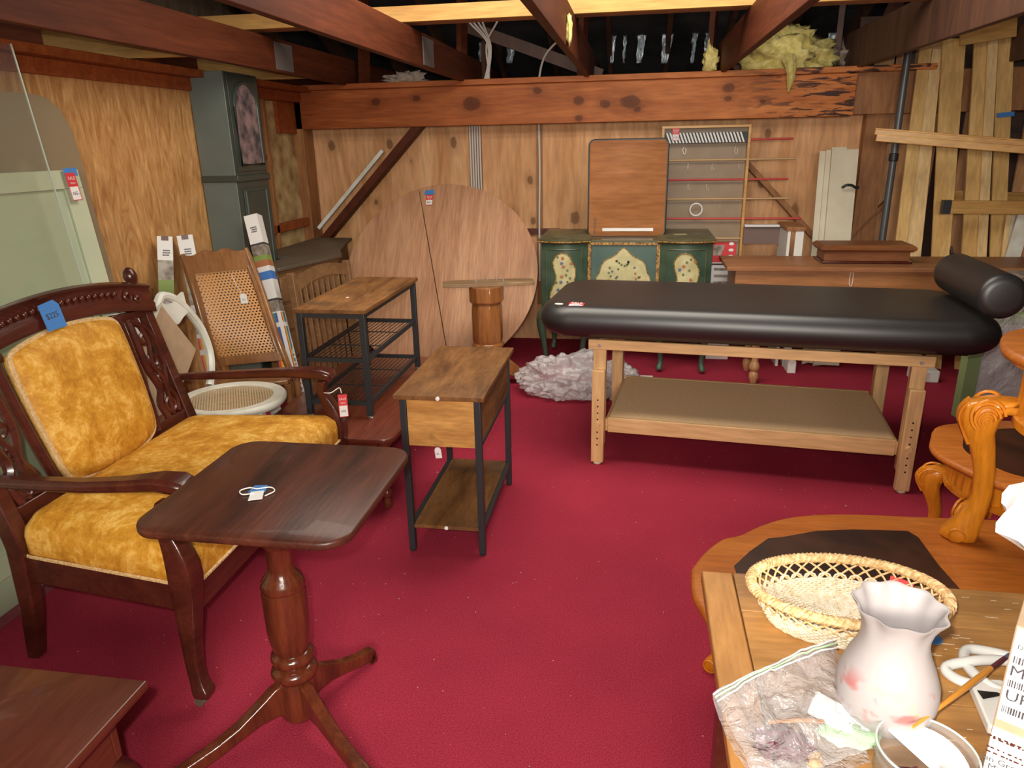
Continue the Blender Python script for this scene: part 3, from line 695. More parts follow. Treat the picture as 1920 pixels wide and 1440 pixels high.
for fx, fy in ((-1.19, 1.285), (-.60, 1.37), (-.80, 1.87)):
    c0 = V((-.925, 1.60, 0)); d = V((fx, fy, 0))-c0; Ln = d.length; d.normalize(); sd = V((-d.y, d.x, 0))
    top = [(.03, .155), (.07, .145), (.12, .115), (.18, .082), (.24, .062), (.30, .05), (Ln-.02, .034), (Ln+.01, .022)]
    bot = [(.03, .035), (.07, .055), (.12, .055), (.18, .040), (.24, .022), (.30, .010), (Ln-.02, 0), (Ln+.01, 0)]
    L = []
    for (a, z1), (b_, z0) in zip(top, bot):
        a = min(a, Ln+.01); w_ = .017
        L.append([c0+d*a-sd*w_+V((0, 0, z0)), c0+d*a+sd*w_+V((0, 0, z0)), c0+d*a+sd*w_+V((0, 0, z1)), c0+d*a-sd*w_+V((0, 0, z1))])
    MB().loft(L).build('foot', M['mahog_col'], r, W=True, bevel=.005)
Mx = frame(PZ(484, 918, .7195), (.95, .3, 0), (-.3, .95, 0))
t = MB().prism([(-.024, -.014), (.022, -.020), (.022, .022), (-.014, .026)], 0, .001, Mx).build('tape_label', M['blue'], r, W=True)
t = MB().prism([(-.014, -.066), (.022, -.062), (.018, -.012), (-.016, -.014)], .001, .002, Mx).build('price_tag', M['paper'], r, W=True)
q = PZ(484, 922, .722)
MB().tube(spline([q+V((.03, -.02, 0)), q+V((.042, .01, 0)), q+V((.02, .03, 0)), q+V((-.01, .015, .001)), q+V((-.035, .02, 0)), q+V((-.052, 0, 0)), q+V((-.035, -.02, 0)), q+V((-.005, -.012, .001))], 6), .0018, 6).build('string', M['string'], r, W=True)

# ---- low dark table in the corner of the photo
r = thing('low_table', 'low cherry red table with overhanging moulded top cut off at the lower left', 'table', (-1.5, .8, 0))
MB().slab([(-2.0, .46), (-1.02, .46), (-1.02, 1.155), (-2.0, 1.155)], .475, .50, .006).build('tabletop', M['cherry'], r, W=True)
MB().bb(-1.975, -1.045, .485-.0, 1.13, .460, .476).build('top_moulding', M['cherry'], r, W=True, bevel=.004)
mb = MB().bb(-1.95, -1.07, 1.08, 1.10, .34, .462).bb(-1.95, -1.07, .52, .54, .34, .462).bb(-1.09, -1.07, .54, 1.08, .34, .462).bb(-1.95, -1.93, .54, 1.08, .34, .462)
mb.build('apron', M['cherry'], r, W=True, bevel=.003)
for x in (-1.11, -1.91):
    for y in (.57, 1.06):
        MB().lathe([(.035, .34), (.04, .33), (.075, .30), (.088, .26), (.085, .22), (.06, .17), (.042, .12), (.038, .07), (.05, .04), (.05, 0), (.001, 0)], (x, y, 0), 24).build('leg', M['cherry'], r, W=True)

# ---- coffee table under the bench
r = thing('coffee_table', 'low red-brown coffee table with rounded corners and turned legs under the shoe bench', 'table', (-1.35, 3.45, 0))
MB().slab(rrect(-1.70, -1.02, 2.82, 4.12, .06, 6), .345, .37, .007).build('tabletop', M['cherry2'], r, W=True)
MB().bb(-1.66, -1.08, 2.9, 2.92, .28, .346).bb(-1.66, -1.08, 4.02, 4.04, .28, .346).bb(-1.10, -1.08, 2.92, 4.02, .28, .346).bb(-1.66, -1.64, 2.92, 4.02, .28, .346).build('apron', M['cherry2'], r, W=True, bevel=.003)
for x in (-1.085, -1.64):
    for y in (2.885, 4.03):
        MB().lathe([(.026, .345), (.026, .27), (.018, .255), (.026, .235), (.029, .18), (.024, .13), (.014, .1), (.024, .085), (.024, .07), (.014, .055), (.019, .035), (.019, .012), (.012, 0), (.001, 0)], (x, y, 0), 18).build('leg', M['spindle'] if 0 else M['cherry2'], r, W=True)

# ---- narrow industrial side table
def industrial(r, x0, x1, y0, y1, h, lw, top, overhang=.03):
    MB().slab([(x0-overhang, y0-overhang), (x1+overhang, y0-overhang), (x1+overhang, y1+overhang), (x0-overhang, y1+overhang)], h-.018, h, .0015).build('tabletop', top, r, W=True)
    for x in (x0, x1):
        for y in (y0, y1): MB().bb(x-lw/2, x+lw/2, y-lw/2, y+lw/2, 0.012 if r['category'] == 'table' else z_b+.008, h-.018).build('leg', M['black_metal'], r, W=True, bevel=.002)
z_b = 0
r = thing('side_table', 'narrow rustic brown side table with closed box front, black metal legs and low shelf', 'table', (-.715, 2.87, 0))
x0, x1, y0, y1 = -.862, -.568, 2.545, 3.195
industrial(r, x0, x1, y0, y1, .692, .026, M['rustic'])
for x in (x0, x1):
    for y in (y0, y1): MB().lathe([(.011, 0), (.014, .004), (.014, .013), (.001, .013)], (x, y, 0), 12).build('foot', M['black_metal'], r, W=True)
MB().bb(x0+.014, x1-.014, y0-.006, y0+.010, .475, .674).build('front_panel', M['rustic_f'], r, W=True, bevel=.001)
MB().bb(x0+.014, x1-.014, y1-.010, y1+.006, .475, .674).build('rear_panel', M['rustic_f'], r, W=True, bevel=.001)
for x in (x0, x1):
    MB().bb(x-.006, x+.006, y0+.014, y1-.014, .49, .674).build('side_panel', M['rustic'], r, W=True)
    MB().bb(x-.010, x+.010, y0+.013, y1-.013, .472, .49).build('rail', M['black_metal'], r, W=True, bevel=.002)
    MB().bb(x-.010, x+.010, y0+.013, y1-.013, .10, .125).build('rail', M['black_metal'], r, W=True, bevel=.002)
MB().bb(x0+.011, x1-.011, y0-.005, y1+.005, .109, .124).build('shelf', M['rustic'], r, W=True, bevel=.001)
MB().lathe([(.001, 0), (.008, 0), (.008, .004), (.001, .006)], ((x0+x1)/2, y0-.031, .684), 14, Matrix.Rotation(PI/2, 3, 'X')).build('white_sticker', M['chrome'], r, W=True)
MB().lathe([(.001, 0), (.008, 0), (.008, .004), (.001, .006)], ((x0+x1)/2, y0-.005, .117), 14, Matrix.Rotation(PI/2, 3, 'X')).build('white_sticker', M['chrome'], r, W=True)
paper_tag(r, frame(((x0+x1)/2-.015, y0-.012, .452), (1, 0, .1), (-.1, 0, 1)), .026, .045, '45-', W=True)

# ---- shoe bench standing on the coffee table
r = thing('shoe_bench', 'brown topped bench with two black wire racks, standing on the red-brown coffee table', 'bench', (-1.36, 3.48, .37))
z_b = .37
x0, x1, y0, y1 = -1.505, -1.205, 3.07, 3.86
MB().slab([(x0-.025, y0-.025), (x1+.025, y0-.025), (x1+.025, y1+.025), (x0-.025, y1+.025)], .88, .898, .0015).build('tabletop', M['rustic'], r, W=True)
for x in (x0, x1):
    for y in (y0, y1):
        MB().bb(x-.014, x+.014, y-.014, y+.014, .385, .88).build('leg', M['black_metal'], r, W=True, bevel=.002)
        MB().lathe([(.009, .37), (.012, .375), (.007, .38), (.007, .386)], (x, y, 0), 12).build('foot', M['steel'], r, W=True)
MB().bb(x0, x1, y0-.01, y0+.01, .855, .88).bb(x0, x1, y1-.01, y1+.01, .855, .88).bb(x0-.01, x0+.01, y0, y1, .855, .88).bb(x1-.01, x1+.01, y0, y1, .855, .88).build('top_frame', M['black_metal'], r, W=True)
for z in (.655, .445):
    mb = MB()
    for x in (x0, x1): mb.bar((x, y0, z), (x, y1, z), .014, .02)
    for y in (y0, y1): mb.bar((x0, y, z), (x1, y, z), .014, .02)
    for i in range(1, 13): mb.tube([(x0, y0+(y1-y0)*0+.0, z)]*0 or [(x0+(x1-x0)*i/13, y0, z+.004), (x0+(x1-x0)*i/13, y1, z+.004)], .0022, 6)
    for y in (y0+.26, y0+.53): mb.tube([(x0, y, z), (x1, y, z)], .003, 6)
    mb.build('wire_rack', M['black_metal'], r, W=True)
MB().lathe([(.001, 0), (.008, 0), (.008, .001), (.001, .0015)], (-1.37, 3.32, .898), 12).build('white_sticker', M['chrome'], r, W=True)
# ================================================================== AGAINST THE LEFT WALL
# ---- pale green panel leaning
def lean(x0, x1, z0, z1, y0, y1, t, mb=None):
    """board leaning against the left wall: x0 at the foot, x1 at the top"""
    mb = mb or MB(); return mb.bar((x0, (y0+y1)/2, z0), (x1, (y0+y1)/2, z1), y1-y0, t, (1, 0, .2))
r = thing('leaning_panel', 'pale green white-edged cabinet panel leaning on the left wall behind the velvet armchair', 'panel', (-2.3, 2.0, 0))
def lp(y, z, o=0): x = -2.225-.2*z/1.53; return V((x+o, y, z))
MB().loft([[lp(y, z, a) for (y, z) in ((1.0, 0), (2.90, 0), (2.965, 1.525), (1.0, 1.53))] for a in (-.03, 0)]).build('board', M['pale_panel'], r, W=True, bevel=.002)
MB().loft([[lp(y, z, a) for (y, z) in ((1.0, 1.455), (2.962, 1.448), (2.965, 1.525), (1.0, 1.53))] for a in (.0, .012)]).build('top_frame_rail', M['pale_panel2'], r, W=True, bevel=.002)
MB().loft([[lp(y, z, a) for (y, z) in ((2.80, 0), (2.90, 0), (2.962, 1.448), (2.86, 1.448))] for a in (.0, .012)]).build('side_frame_rail', M['pale_panel2'], r, W=True, bevel=.002)
MB().loft([[lp(y, z, a) for (y, z) in ((1.0, .80), (2.83, .80), (2.83, .86), (1.0, .86))] for a in (.0, .012)]).build('middle_frame_rail', M['pale_panel2'], r, W=True, bevel=.002)
MB().loft([[lp(y, z, a) for (y, z) in ((1.0, .12), (2.80, .12), (2.80, .20), (1.0, .20))] for a in (.0, .012)]).build('bottom_frame_rail', M['pale_panel2'], r, W=True, bevel=.002)
fy, fz = V((.06, 1, 0)), V((-.13, 0, 1))
c = PX(133, 323, -2.40)
t = MB().prism([(-.035, -.016), (.035, -.016), (.035, .018), (-.035, .018)], 0, .001, frame(PX(132, 323, -2.395), fy, fz)).build('tape_label', M['blue'], r, W=True); t['label'] = 'blue masking tape holding the price tag'
sale_tag(r, frame(PX(138, 350, -2.385), fy, fz), .052, .115, '165-', W=True)
# ---- rounded board and clear sheet
P = [(1.6, .0), (2.95, .0), (3.02, .9), (3.03, 1.1)]
pts = [PX(x, y, -2.56) for x, y in ((215, 530), (190, 440), (165, 350), (152, 300), (135, 245), (112, 205), (85, 182), (55, 175), (0, 172))]
poly = [(p.y, p.z) for p in pts] + [(1.2, 1.86), (1.2, 0), (3.02, 0)]
def tilt(y, z, o): return V((-2.44-.12*z/1.8+o, y, z))
pts = []
for x, y in ((228, 610), (215, 530), (190, 440), (165, 350), (152, 300), (135, 245), (112, 205), (85, 182), (55, 175), (0, 172)):
    X = -2.5
    for _ in range(4): p = PX(x, y, X); X = -2.44-.12*p.z/1.8
    pts.append((p.y, p.z))
poly = pts + [(1.2, pts[-1][1]+.01), (1.2, 0), (pts[0][0], 0)]
o = MB().loft([[tilt(y, z, o_) for y, z in poly] for o_ in (-.012, 0)]).build('rounded_board', M['tinted'])
tag(o, 'large translucent tan board with rounded top corner leaning behind the pale green panel', 'board')
pts = []
for x, y in ((140, 480), (90, 315), (50, 180), (10, 50)):
    X = -2.3
    for _ in range(5): p = PX(x, y, X); X = -2.165-.24*p.z/2.0
    pts.append((p.y, p.z))
m0 = (pts[0][0]-pts[-1][0])/(pts[-1][1]-pts[0][1])
poly = [(1.1, 0), (pts[0][0]+m0*pts[0][1], 0), (pts[-1][0], min(2.0, pts[-1][1])), (1.1, 2.0)]
o = MB().loft([[V((-2.165-.24*z/2.0+o_, y, z)) for y, z in poly] for o_ in (-.004, 0)]).build('clear_sheet', M['glass'])
tag(o, 'tall clear glass sheet leaning in front of the pale green panel, its edge catching light', 'glass sheet')
e0, e1 = V((-2.165, poly[1][0], 0)), V((-2.405, poly[2][0], poly[2][1]))
MB().bar(e0, e1, .005, .005).build('polished_edge', M['paper'] if 0 else plain('glass_edge', (.45, .5, .42), .3), o)
# ---- tall clock
r = thing('grandfather_clock', 'tall green-grey painted long case clock with arched dial, against the left wall', 'clock', (-2.5, 4.43, 0))
cx0, cx1, cy0, cy1 = LW+.01, -2.425, 4.30, 4.70
mb = MB(); mb.mi = 0; mb.bb(cx0, cx1, cy0, cy1, 0, 2.035)
o = mb.build('case', [M['clock_side']], r, W=True, bevel=.003)
def fp_(y, z, o): return V((cx1+o, y, z))
def fprism(poly, a, b): return MB().loft([[fp_(y, z, q) for y, z in poly] for q in (a, b)])
fprism([(cy0+.005, .02), (cy1-.005, .02), (cy1-.005, 2.03), (cy0+.005, 2.03)], 0, .008).build('front_board', M['clock_front'], r, W=True)
ym = (cy0+cy1)/2
arch = [(cy0+.06, 1.50), (cy1-.06, 1.50)] + [(ym+.14*math.cos(a), 1.84+.14*math.sin(a)) for a in [PI*k/14 for k in range(15)]]
h = fprism([(cy0+.02, 1.46), (cy1-.02, 1.46), (cy1-.02, 2.02), (cy0+.02, 2.02)], .008, .014).build('hood_door', M['clock_front'], r, W=True, bevel=.002)
fprism(arch, .014, .018).build('dial', M['dial'], r, W=True)
MB().tube([fp_(y, z, .02) for y, z in arch], .010, 8, True).build('dial_moulding', M['clock_front'], r, W=True)
d = fprism([(cy0+.05, .62), (cy1-.05, .62), (cy1-.05, 1.36), (cy0+.05, 1.36)], .008, .016).build('trunk_door', M['clock_front'], r, W=True, bevel=.003)
MB().tube([fp_(y, z, .017) for y, z in ((cy0+.07, .64), (cy1-.07, .64), (cy1-.07, 1.34), (cy0+.07, 1.34))], .005, 6, True).build('door_moulding', M['clock_side'], r, W=True)
MB().bb(cx0, cx1+.02, cy0-.008, cy1+.008, 1.40, 1.44).build('waist_moulding', M['clock_front'], r, W=True, bevel=.006)
# ---- dresser in the far left corner
r = thing('corner_dresser', 'low brown wooden dresser with a dusty top in the far left corner', 'dresser', (-2.2, 5.1, 0))
top = [(-2.36, 4.28), (-2.19, 4.26), (-2.02, 4.86), (-2.16, 5.18), (-2.30, 5.78), (-2.62, 5.78), (-2.62, 4.76), (-2.36, 4.76)]
MB().prism(top, .858, .88).build('dresser_top', M['dresser_top'], r, W=True, bevel=.003)
body = [(-2.35, 4.30), (-2.22, 4.28), (-2.06, 4.87), (-2.20, 5.18), (-2.33, 5.75), (-2.60, 5.75), (-2.60, 4.78), (-2.36, 4.78)]
MB().prism(body, .06, .858).build('body', M['dresser'], r, W=True, bevel=.003)
for i in range(4):
    z = .10+i*.185
    a_, b_ = V((-2.215, 4.28, z+.08)), V((-2.065, 4.85, z+.08)); n_ = V((.97, -.25, 0))
    q = MB().bar(a_+n_*.004, b_+n_*.004, .016, .16).build('drawer', M['dresser'], r, W=True, bevel=.004)
MB().prism([(x*.99-.02, y) for x, y in body], 0, .06).build('plinth', M['stud'], r, W=True)
# ---- slatted headboard leaning on the dresser
r = thing('slatted_headboard', 'brown slatted cot end leaning on the corner dresser behind the shoe bench', 'headboard', (-2.0, 4.3, 0))
def sp(t, z, o=0): return V((-2.07+t*.15+.06*(1-z)+o, 4.14+t*.52, z))
top = [(0, .80), (.25, .81), (.5, .83), (.75, .85), (1, .865)]
L = []
for i in range(13):
    t = i/12; zt = .815+.05*math.sin(t*PI)+.03*t
    L.append([sp(t, zt-.075, -.012), sp(t, zt-.075, .012), sp(t, zt, .012), sp(t, zt, -.012)])
MB().loft(L).build('top_rail', M['dresser'], r, W=True)
for t in (0, 1): MB().bar(sp(t, 0), sp(t, .87), .035, .045).build('post', M['dresser'], r, W=True, bevel=.004)
for i in range(9):
    t = (i+1)/10; MB().bar(sp(t, .14), sp(t, .79), .012, .024, (1, 0, 0)).build('slat', M['dresser'], r, W=True, bevel=.002)
MB().bar(sp(0, .12), sp(1, .12), .022, .06).build('bottom_rail', M['dresser'], r, W=True, bevel=.003)
# ---- long printed cartons
def carton(label, base, top, w, d, segs, side=None, roll=0, stripes=None, notch=False):
    base, top = V(base), V(top); ax = (top-base).normalized()
    r = thing('long_carton', label, 'carton', base, 0, None)
    f = V((.55, -.83, 0)); f = (f-f.dot(ax)*ax).normalized(); s_ = ax.cross(f); 
    if roll: R_ = Matrix.Rotation(roll, 3, ax); f = R_ @ f; s_ = R_ @ s_
    L = (top-base).length; names = []; mats = []
    mb = MB()
    mats = [M[k] for k in sorted({q[2] for q in segs})]; idx = {k: i for i, k in enumerate(sorted({q[2] for q in segs}))}
    rings = sorted({q[0] for q in segs}|{q[1] for q in segs})
    for (a, b, mname) in segs:
        mb.mi = idx[mname]; p, q = base+ax*L*a, base+ax*L*b
        c4 = [(-s_*w/2+f*d/2), (s_*w/2+f*d/2), (s_*w/2-f*d/2), (-s_*w/2-f*d/2)]
        mb.add([p+k for k in c4]+[q+k for k in c4], [(0, 1, 5, 4), (1, 2, 6, 5), (2, 3, 7, 6), (3, 0, 4, 7)])
    mb.mi = 0
    mb.add([base+k for k in c4], [(0, 1, 2, 3)])
    if not notch: mb.add([top+k for k in c4], [(0, 1, 2, 3)])
    mb.build('sleeve', mats, r, W=True, smooth=30)
    Mx = frame(top+f*(d/2+.0015)-ax*.09, -s_ if (-s_).cross(ax).dot(f) > 0 else s_, ax)
    mb = MB(); random.seed(int(abs(base.x*100)))
    for ln in range(3):
        u = -.018+random.uniform(0, .008)
        while u < .020:
            w_ = random.uniform(.002, .006); mb.prism([(u, -.006-ln*.013+.012), (u+w_, -.004-ln*.013+.012), (u+w_, .003-ln*.013+.012), (u, .0-ln*.013+.012)], 0, .0006, Mx); u += w_+.0012
    mb.build('printed_lettering', M['ink'], r, W=True)
    if notch:
        MB().box(top+f*(d/2)-ax*.012, (.001, .001, .001)).prism([(-.018, -.012), (.018, -.012), (.018, .0135), (-.018, .0135)], 0, .0016, frame(top+f*(d/2)-ax*.012, s_, ax)).build('cut_notch', M['darkpaper'], r, W=True)
    if stripes:
        a0, a1 = stripes
        for (n_, t_, hw, hd) in ((f, s_, w/2, d/2), (s_, -f, d/2, w/2)):
            for k, mn in enumerate(('red', 'porange', 'pyel', 'pgrn', 'pblue', 'pnavy')):
                u = -hw*.97+k*hw*.235; o_ = base+n_*(hd+.0008)
                zb = (.015, .015, a0-.16, a0-.06, a0-.01, a0)[k]; zb = max(.015, zb)
                for za_, zz in ((zb, a0+(a1-a0)*.62), (a0+(a1-a0)*.72, a1)):
                    if zz > za_: MB().add([o_+t_*u+ax*L*za_, o_+t_*(u+hw*.235)+ax*L*(za_+.008), o_+t_*(u+hw*.235)+ax*L*zz, o_+t_*u+ax*L*zz], [(0, 1, 2, 3)]).build('printed_stripe', M[mn], r, W=True)
            mb = MB(); k = 0; zz = a0-.03
            while zz > .02:
                o_ = base+n_*(hd+.0012)+ax*L*zz+t_*hw*(.15 if k % 4 else .25)
                mb.tube([o_+t_*.009*math.cos(q)+ax*.009*math.sin(q)*(1 if k % 3 else .4) for q in [2*PI*j/8 for j in range(8 if k % 2 else 6)]], .0026, 4, bool(k % 2)); zz -= .024; k += 1
            mb.build('printed_lettering', M['pnavy'], r, W=True)
    return r
seg = [(0, .40, 'paper'), (.40, .50, 'paper'), (.50, .60, 'prgrey'), (.60, .64, 'pbrown'), (.64, .68, 'pblue'), (.68, .72, 'paper'), (.72, .80, 'grass'), (.80, .89, 'prgrey'), (.89, 1, 'paper')]
def pxz(px, py, z): return PZ(px, py, z)
carton('leftmost long printed carton with a notched top leaning on the plywood wall', (-2.46, 3.30, 0), PX(309, 446, -2.58), .078, .07, seg, notch=True, stripes=(.22, .38))
carton('long printed carton with a crushed top, left of the brown caned chair', (-2.42, 3.75, 0), PX(346, 442, -2.57), .085, .075, [(0, .5, 'paper'), (.5, .545, 'prgrey'), (.545, .58, 'paper'), (.58, .61, 'pblue'), (.61, .65, 'paper'), (.65, .84, 'prgrey'), (.84, 1, 'paper')], notch=True, stripes=(.25, .48))
seg3 = [(0, .52, 'paper'), (.52, .575, 'prgrey'), (.575, .585, 'ink'), (.585, .60, 'paper'), (.60, .68, 'paper'), (.68, .72, 'pblue'), (.72, .745, 'paper'), (.745, .775, 'pbrown'), (.775, .80, 'grass'), (.80, .85, 'prgrey'), (.85, .86, 'ink'), (.86, 1, 'paper')]
carton('tallest long printed carton with rainbow stripes, right of the brown caned chair', (-2.02, 3.98, 0), PX(474, 405, -2.34), .085, .08, seg3, roll=-.45, stripes=(.33, .515))
# ---- brown caned rocking chair
def quadfn(BL, BR, TL, TR, bow=0):
    BL, BR, TL, TR = map(V, (BL, BR, TL, TR))
    n_ = (BR-BL).cross(TL-BL).normalized()
    if n_.y > 0: n_ = -n_
    def fn(u, v, o=0): return BL*(1-u)*(1-v)+BR*u*(1-v)+TL*(1-u)*v+TR*u*v + n_*(o+bow*math.sin(v*2*PI))
    return fn
r = thing('caned_rocking_chair', 'brown wooden chair with tall caned back and a hanging paper tag', 'chair', (-2.05, 3.6, 0))
A_, B_ = PZ(402, 700, .43), PZ(540, 690, .43)
A_ = V((-2.25, 3.52, .42)); B_ = V((-1.88, 3.64, .43))
C_, D_ = PZ(338, 478, 1.075), PZ(462, 465, 1.075)
qf = quadfn(A_, B_, C_, D_, .018)
for u in (.02, .98):
    s_ = 1 if u > .5 else -1
    pts = [qf(u, v) for v in [i/14 for i in range(15)]]
    pts = [V((A_ if u < .5 else B_).xyz)*1+V((0, 0, -.42+.0))+V((-.02, .04, 0))] + pts
    MB().tube(pts, [.016]+[.019]*14+[.015], 10).build('back_stile', M['rocker'], r, W=True)
MB().grid(lambda u, v: qf(.09+.82*u, .14+.70*v, .002), 12, 24, (.30, .52)).build('cane_panel', M['cane'], r, W=True)
for u in (.075, .925): MB().tube([qf(u, .12+.74*i/10, .006) for i in range(11)], .011, 8).build('panel_frame', M['rocker'], r, W=True)
L = []
for i in range(17):
    u = i/16; zt = .97+.04*math.sin(u*PI)**.6+.012*math.cos(u*6*PI)
    L.append([qf(u, .84, -.012), qf(u, .84, .012), qf(u, zt, .012), qf(u, zt, -.012)])
MB().loft(L).build('crest_rail', M['rocker'], r, W=True)
L = []
for i in range(9):
    u = i/8; L.append([qf(u, .07, -.012), qf(u, .07, .014), qf(u, .145, .014), qf(u, .145, -.012)])
MB().loft(L).build('lower_rail', M['rocker'], r, W=True)
fw = V((.34, -.94, 0)); cc = (A_+B_)/2
ub = (B_-A_).normalized()
seat = [A_+V((0, 0, -.055))-ub*.02, B_+V((0, 0, -.055))+ub*.03, B_+V((0, 0, -.055))+fw*.16, A_+V((0, 0, -.055))+fw*.16-ub*.03]
MB().loft([[p+V((0, 0, z)) for p in seat] for z in (0, .028)]).build('seat', M['rocker'], r, W=True, bevel=.006)
for p in (seat[0], seat[1], seat[2], seat[3]):
    MB().tube([V((p.x, p.y, p.z+.0)), V((p.x, p.y, .2)), V((p.x, p.y, .045))], [.016, .02, .014], 10).build('leg', M['rocker'], r, W=True)
MB().tube([V((seat[1].x, seat[1].y, .24)), V((seat[2].x, seat[2].y, .24))], .009, 8).build('rung', M['rocker'], r, W=True)
MB().tube([V((seat[0].x, seat[0].y, .24)), V((seat[1].x, seat[1].y, .24))], .009, 8).build('rung', M['rocker'], r, W=True)
for a, b in ((seat[0], seat[3]), (seat[1], seat[2])):
    d_ = (b-a).normalized(); pts = [V((a.x, a.y, .035))-d_*.12+V((0, 0, .03)), V((a.x, a.y, .030)), V(((a.x+b.x)/2, (a.y+b.y)/2, .022)), V((b.x, b.y, .030)), V((b.x, b.y, .035))+d_*.10+V((0, 0, .03))]
    MB().tube(spline(pts, 5), .017, 8).build('rocker', M['rocker'], r, W=True)
Mx = frame(qf(.70, .60, .018), B_-A_, C_-A_)
paper_tag(r, Mx @ Matrix.Rotation(.05, 4, 'Z'), .036, .055, '15-', [qf(.63, .80, .01), qf(.655, .72, .02), qf(.69, .64, .018)], W=True)
# ---- white caned chair
r = thing('white_caned_chair', 'old white painted chair with round caned seat and balloon back, behind the velvet armchair', 'chair', (-1.93, 3.07, 0))
C0 = V((-1.93, 3.06, 0)); ex, ey = V((.96, .28, 0)), V((-.28, .96, 0))
def so(t, k=1.0):  # seat outline, D-shaped with round front
    a, b = .275*k, .235*k
    return C0+ex*(a*math.cos(t)*(1 if math.cos(t) > 0 else .82))+ey*(b*math.sin(t)*(1+.06*math.cos(t)))
n = 40; ang = [2*PI*i/n for i in range(n)]
L = [[so(t, k)+V((0, 0, z)) for t in ang] for k, z in ((.80, .418), (1.0, .418), (1.03, .43), (1.03, .445), (1.0, .455), (.80, .452), (.78, .44), (.78, .425))]
L.append(L[0]); MB().loft(L, False).build('seat_frame', M['white_old'], r, W=True, smooth=50)
mb = MB(); vs = [C0+V((0, 0, .447))]+[so(t, .81)+V((0, 0, .449)) for t in ang]
uvc = lambda p: (p.x, p.y)
fs = [(0, 1+i, 1+(i+1) % n) for i in range(n)]
mb.add(vs, fs, [[((vs[k].x+5), (vs[k].y+5)) for k in f] for f in fs]); mb.build('cane_panel', M['cane_w'], r, W=True)
for t, o_ in ((.75, .03), (-.75, .03), (PI-.7, -.02), (PI+.7, -.02)):
    p = so(t, .88); q = p+ex*o_*(1.6)+ey*(.02 if math.sin(t) > 0 else -.02)
    MB().loft([[q+V((a*.016, b*.016, 0)) for a, b in ((-1, -1), (1, -1), (1, 1), (-1, 1))], [p+V((a*.024, b*.024, .42)) for a, b in ((-1, -1), (1, -1), (1, 1), (-1, 1))]]).build('leg', M['white_old'], r, W=True, bevel=.005)
for t0, t1 in ((.75, PI-.7), (-.75, PI+.7), (PI-.7, PI+.7)):
    MB().bar(so(t0, .92)+V((0, 0, .24)), so(t1, .92)+V((0, 0, .24)), .014, .02).build('stretcher', M['white_old'], r, W=True, bevel=.003)
def wb(y, z): return V((-2.14-.10*(z-.45), y, z))
outl = [(3.26, .44), (3.30, .50), (3.33, .60), (3.31, .72), (3.25, .82), (3.16, .91), (3.07, .945), (3.02, .915), (2.95, .90), (2.88, .92), (2.80, .945), (2.72, .91), (2.68, .80), (2.70, .66), (2.76, .52), (2.80, .44)]
MB().tube(spline([wb(y, z) for y, z in outl], 4), .021, 8, flat=1.0).build('back_frame', M['white_old'], r, W=True)
L = []
for i in range(11):
    y = 2.76+.46*i/10; zt = .915+.02*math.cos(i*PI/2.5); L.append([wb(y, zt-.10), wb(y, zt-.10)+V((.014, 0, 0)), wb(y, zt)+V((.014, 0, 0)), wb(y, zt)])
MB().loft(L).build('crest_splat', M['white_old'], r, W=True)
# ---- cardboard sheet
def cb(px, py, X=-2.075): return PX(px, py, X)
pts = [cb(302, 574), cb(366, 655), cb(347, 708), cb(330, 735)] + [V((-2.075, 2.80, .47)), V((-2.075, 2.70, .47)), V((-2.075, 2.72, .78))]
o = MB().loft([[p+V((k, 0, 0)) for p in pts] for k in (0, .005)]).build('cardboard_sheet', M['card'], bevel=.0005)
tag(o, 'brown cardboard sheet standing on the white caned chair against its back', 'cardboard')
# ================================================================== BACK OF THE ROOM
# ---- round oak tabletop leaning on the wall
r = thing('round_tabletop', 'large round oak tabletop in two halves leaning tilted against the back wall', 'tabletop', (-1.44, 4.94, 0))
phi = math.radians(30.5)
up = V((0, math.sin(phi), math.cos(phi))); rt = V((1, 0, 0)); nrm = V((0, -math.cos(phi), math.sin(phi)))
R0 = .745; cen = V((-1.44, 4.94, 0.012))+up*R0
g = math.radians(14.5); gd = -rt*math.sin(g)*1+up*math.cos(g)      # direction of the split
gn = rt*math.cos(g)+up*math.sin(g)
for s, o_ in ((-1, .0035), (1, .0035)):
    P = []
    a0 = math.atan2(gd.dot(up), gd.dot(rt))
    for i in range(49):
        a = a0 + (-s)*PI*i/48
        p = rt*math.cos(a)*R0+up*math.sin(a)*R0 + gn*(s*o_) - gn*.045
        if p.length > R0+.02: p *= 1
        P.append(p)
    # keep on the circle: shift the chord only
    P = []
    d0 = -.045
    amax = math.acos(max(-1, min(1, (d0+s*o_)/R0)))
    base_a = math.atan2(gn.dot(up), gn.dot(rt))
    if s > 0: angs = [base_a-amax+2*amax*i/48 for i in range(49)]
    else: angs = [base_a+amax+(2*PI-2*amax)*i/48 for i in range(49)]
    P = [rt*math.cos(a)*R0+up*math.sin(a)*R0 for a in angs]
    L = []
    for k, h in ((.985, -.012), (1, -.009), (1, .009), (.985, .012)):
        L.append([cen+p*k+nrm*h for p in P])
    MB().loft(L).build('half_top', M['oak'], r, W=True, smooth=40)
tp = PY(805, 370, 5.62)
def ondisc(px, py, h=.016):
    d = ray(px, py); o_ = V((0, 0, H)); c = cen+nrm*h; t = (c-o_).dot(nrm)/d.dot(nrm); return o_+d*t
t = MB().prism([(-.045, -.018), (.04, -.015), (.03, .022), (-.035, .02)], 0, .001, frame(ondisc(806, 361), rt, up)).build('tape_label', M['blue'], r, W=True)
sale_tag(r, frame(ondisc(805, 375), rt, up), .055, .085, '385-', W=True)
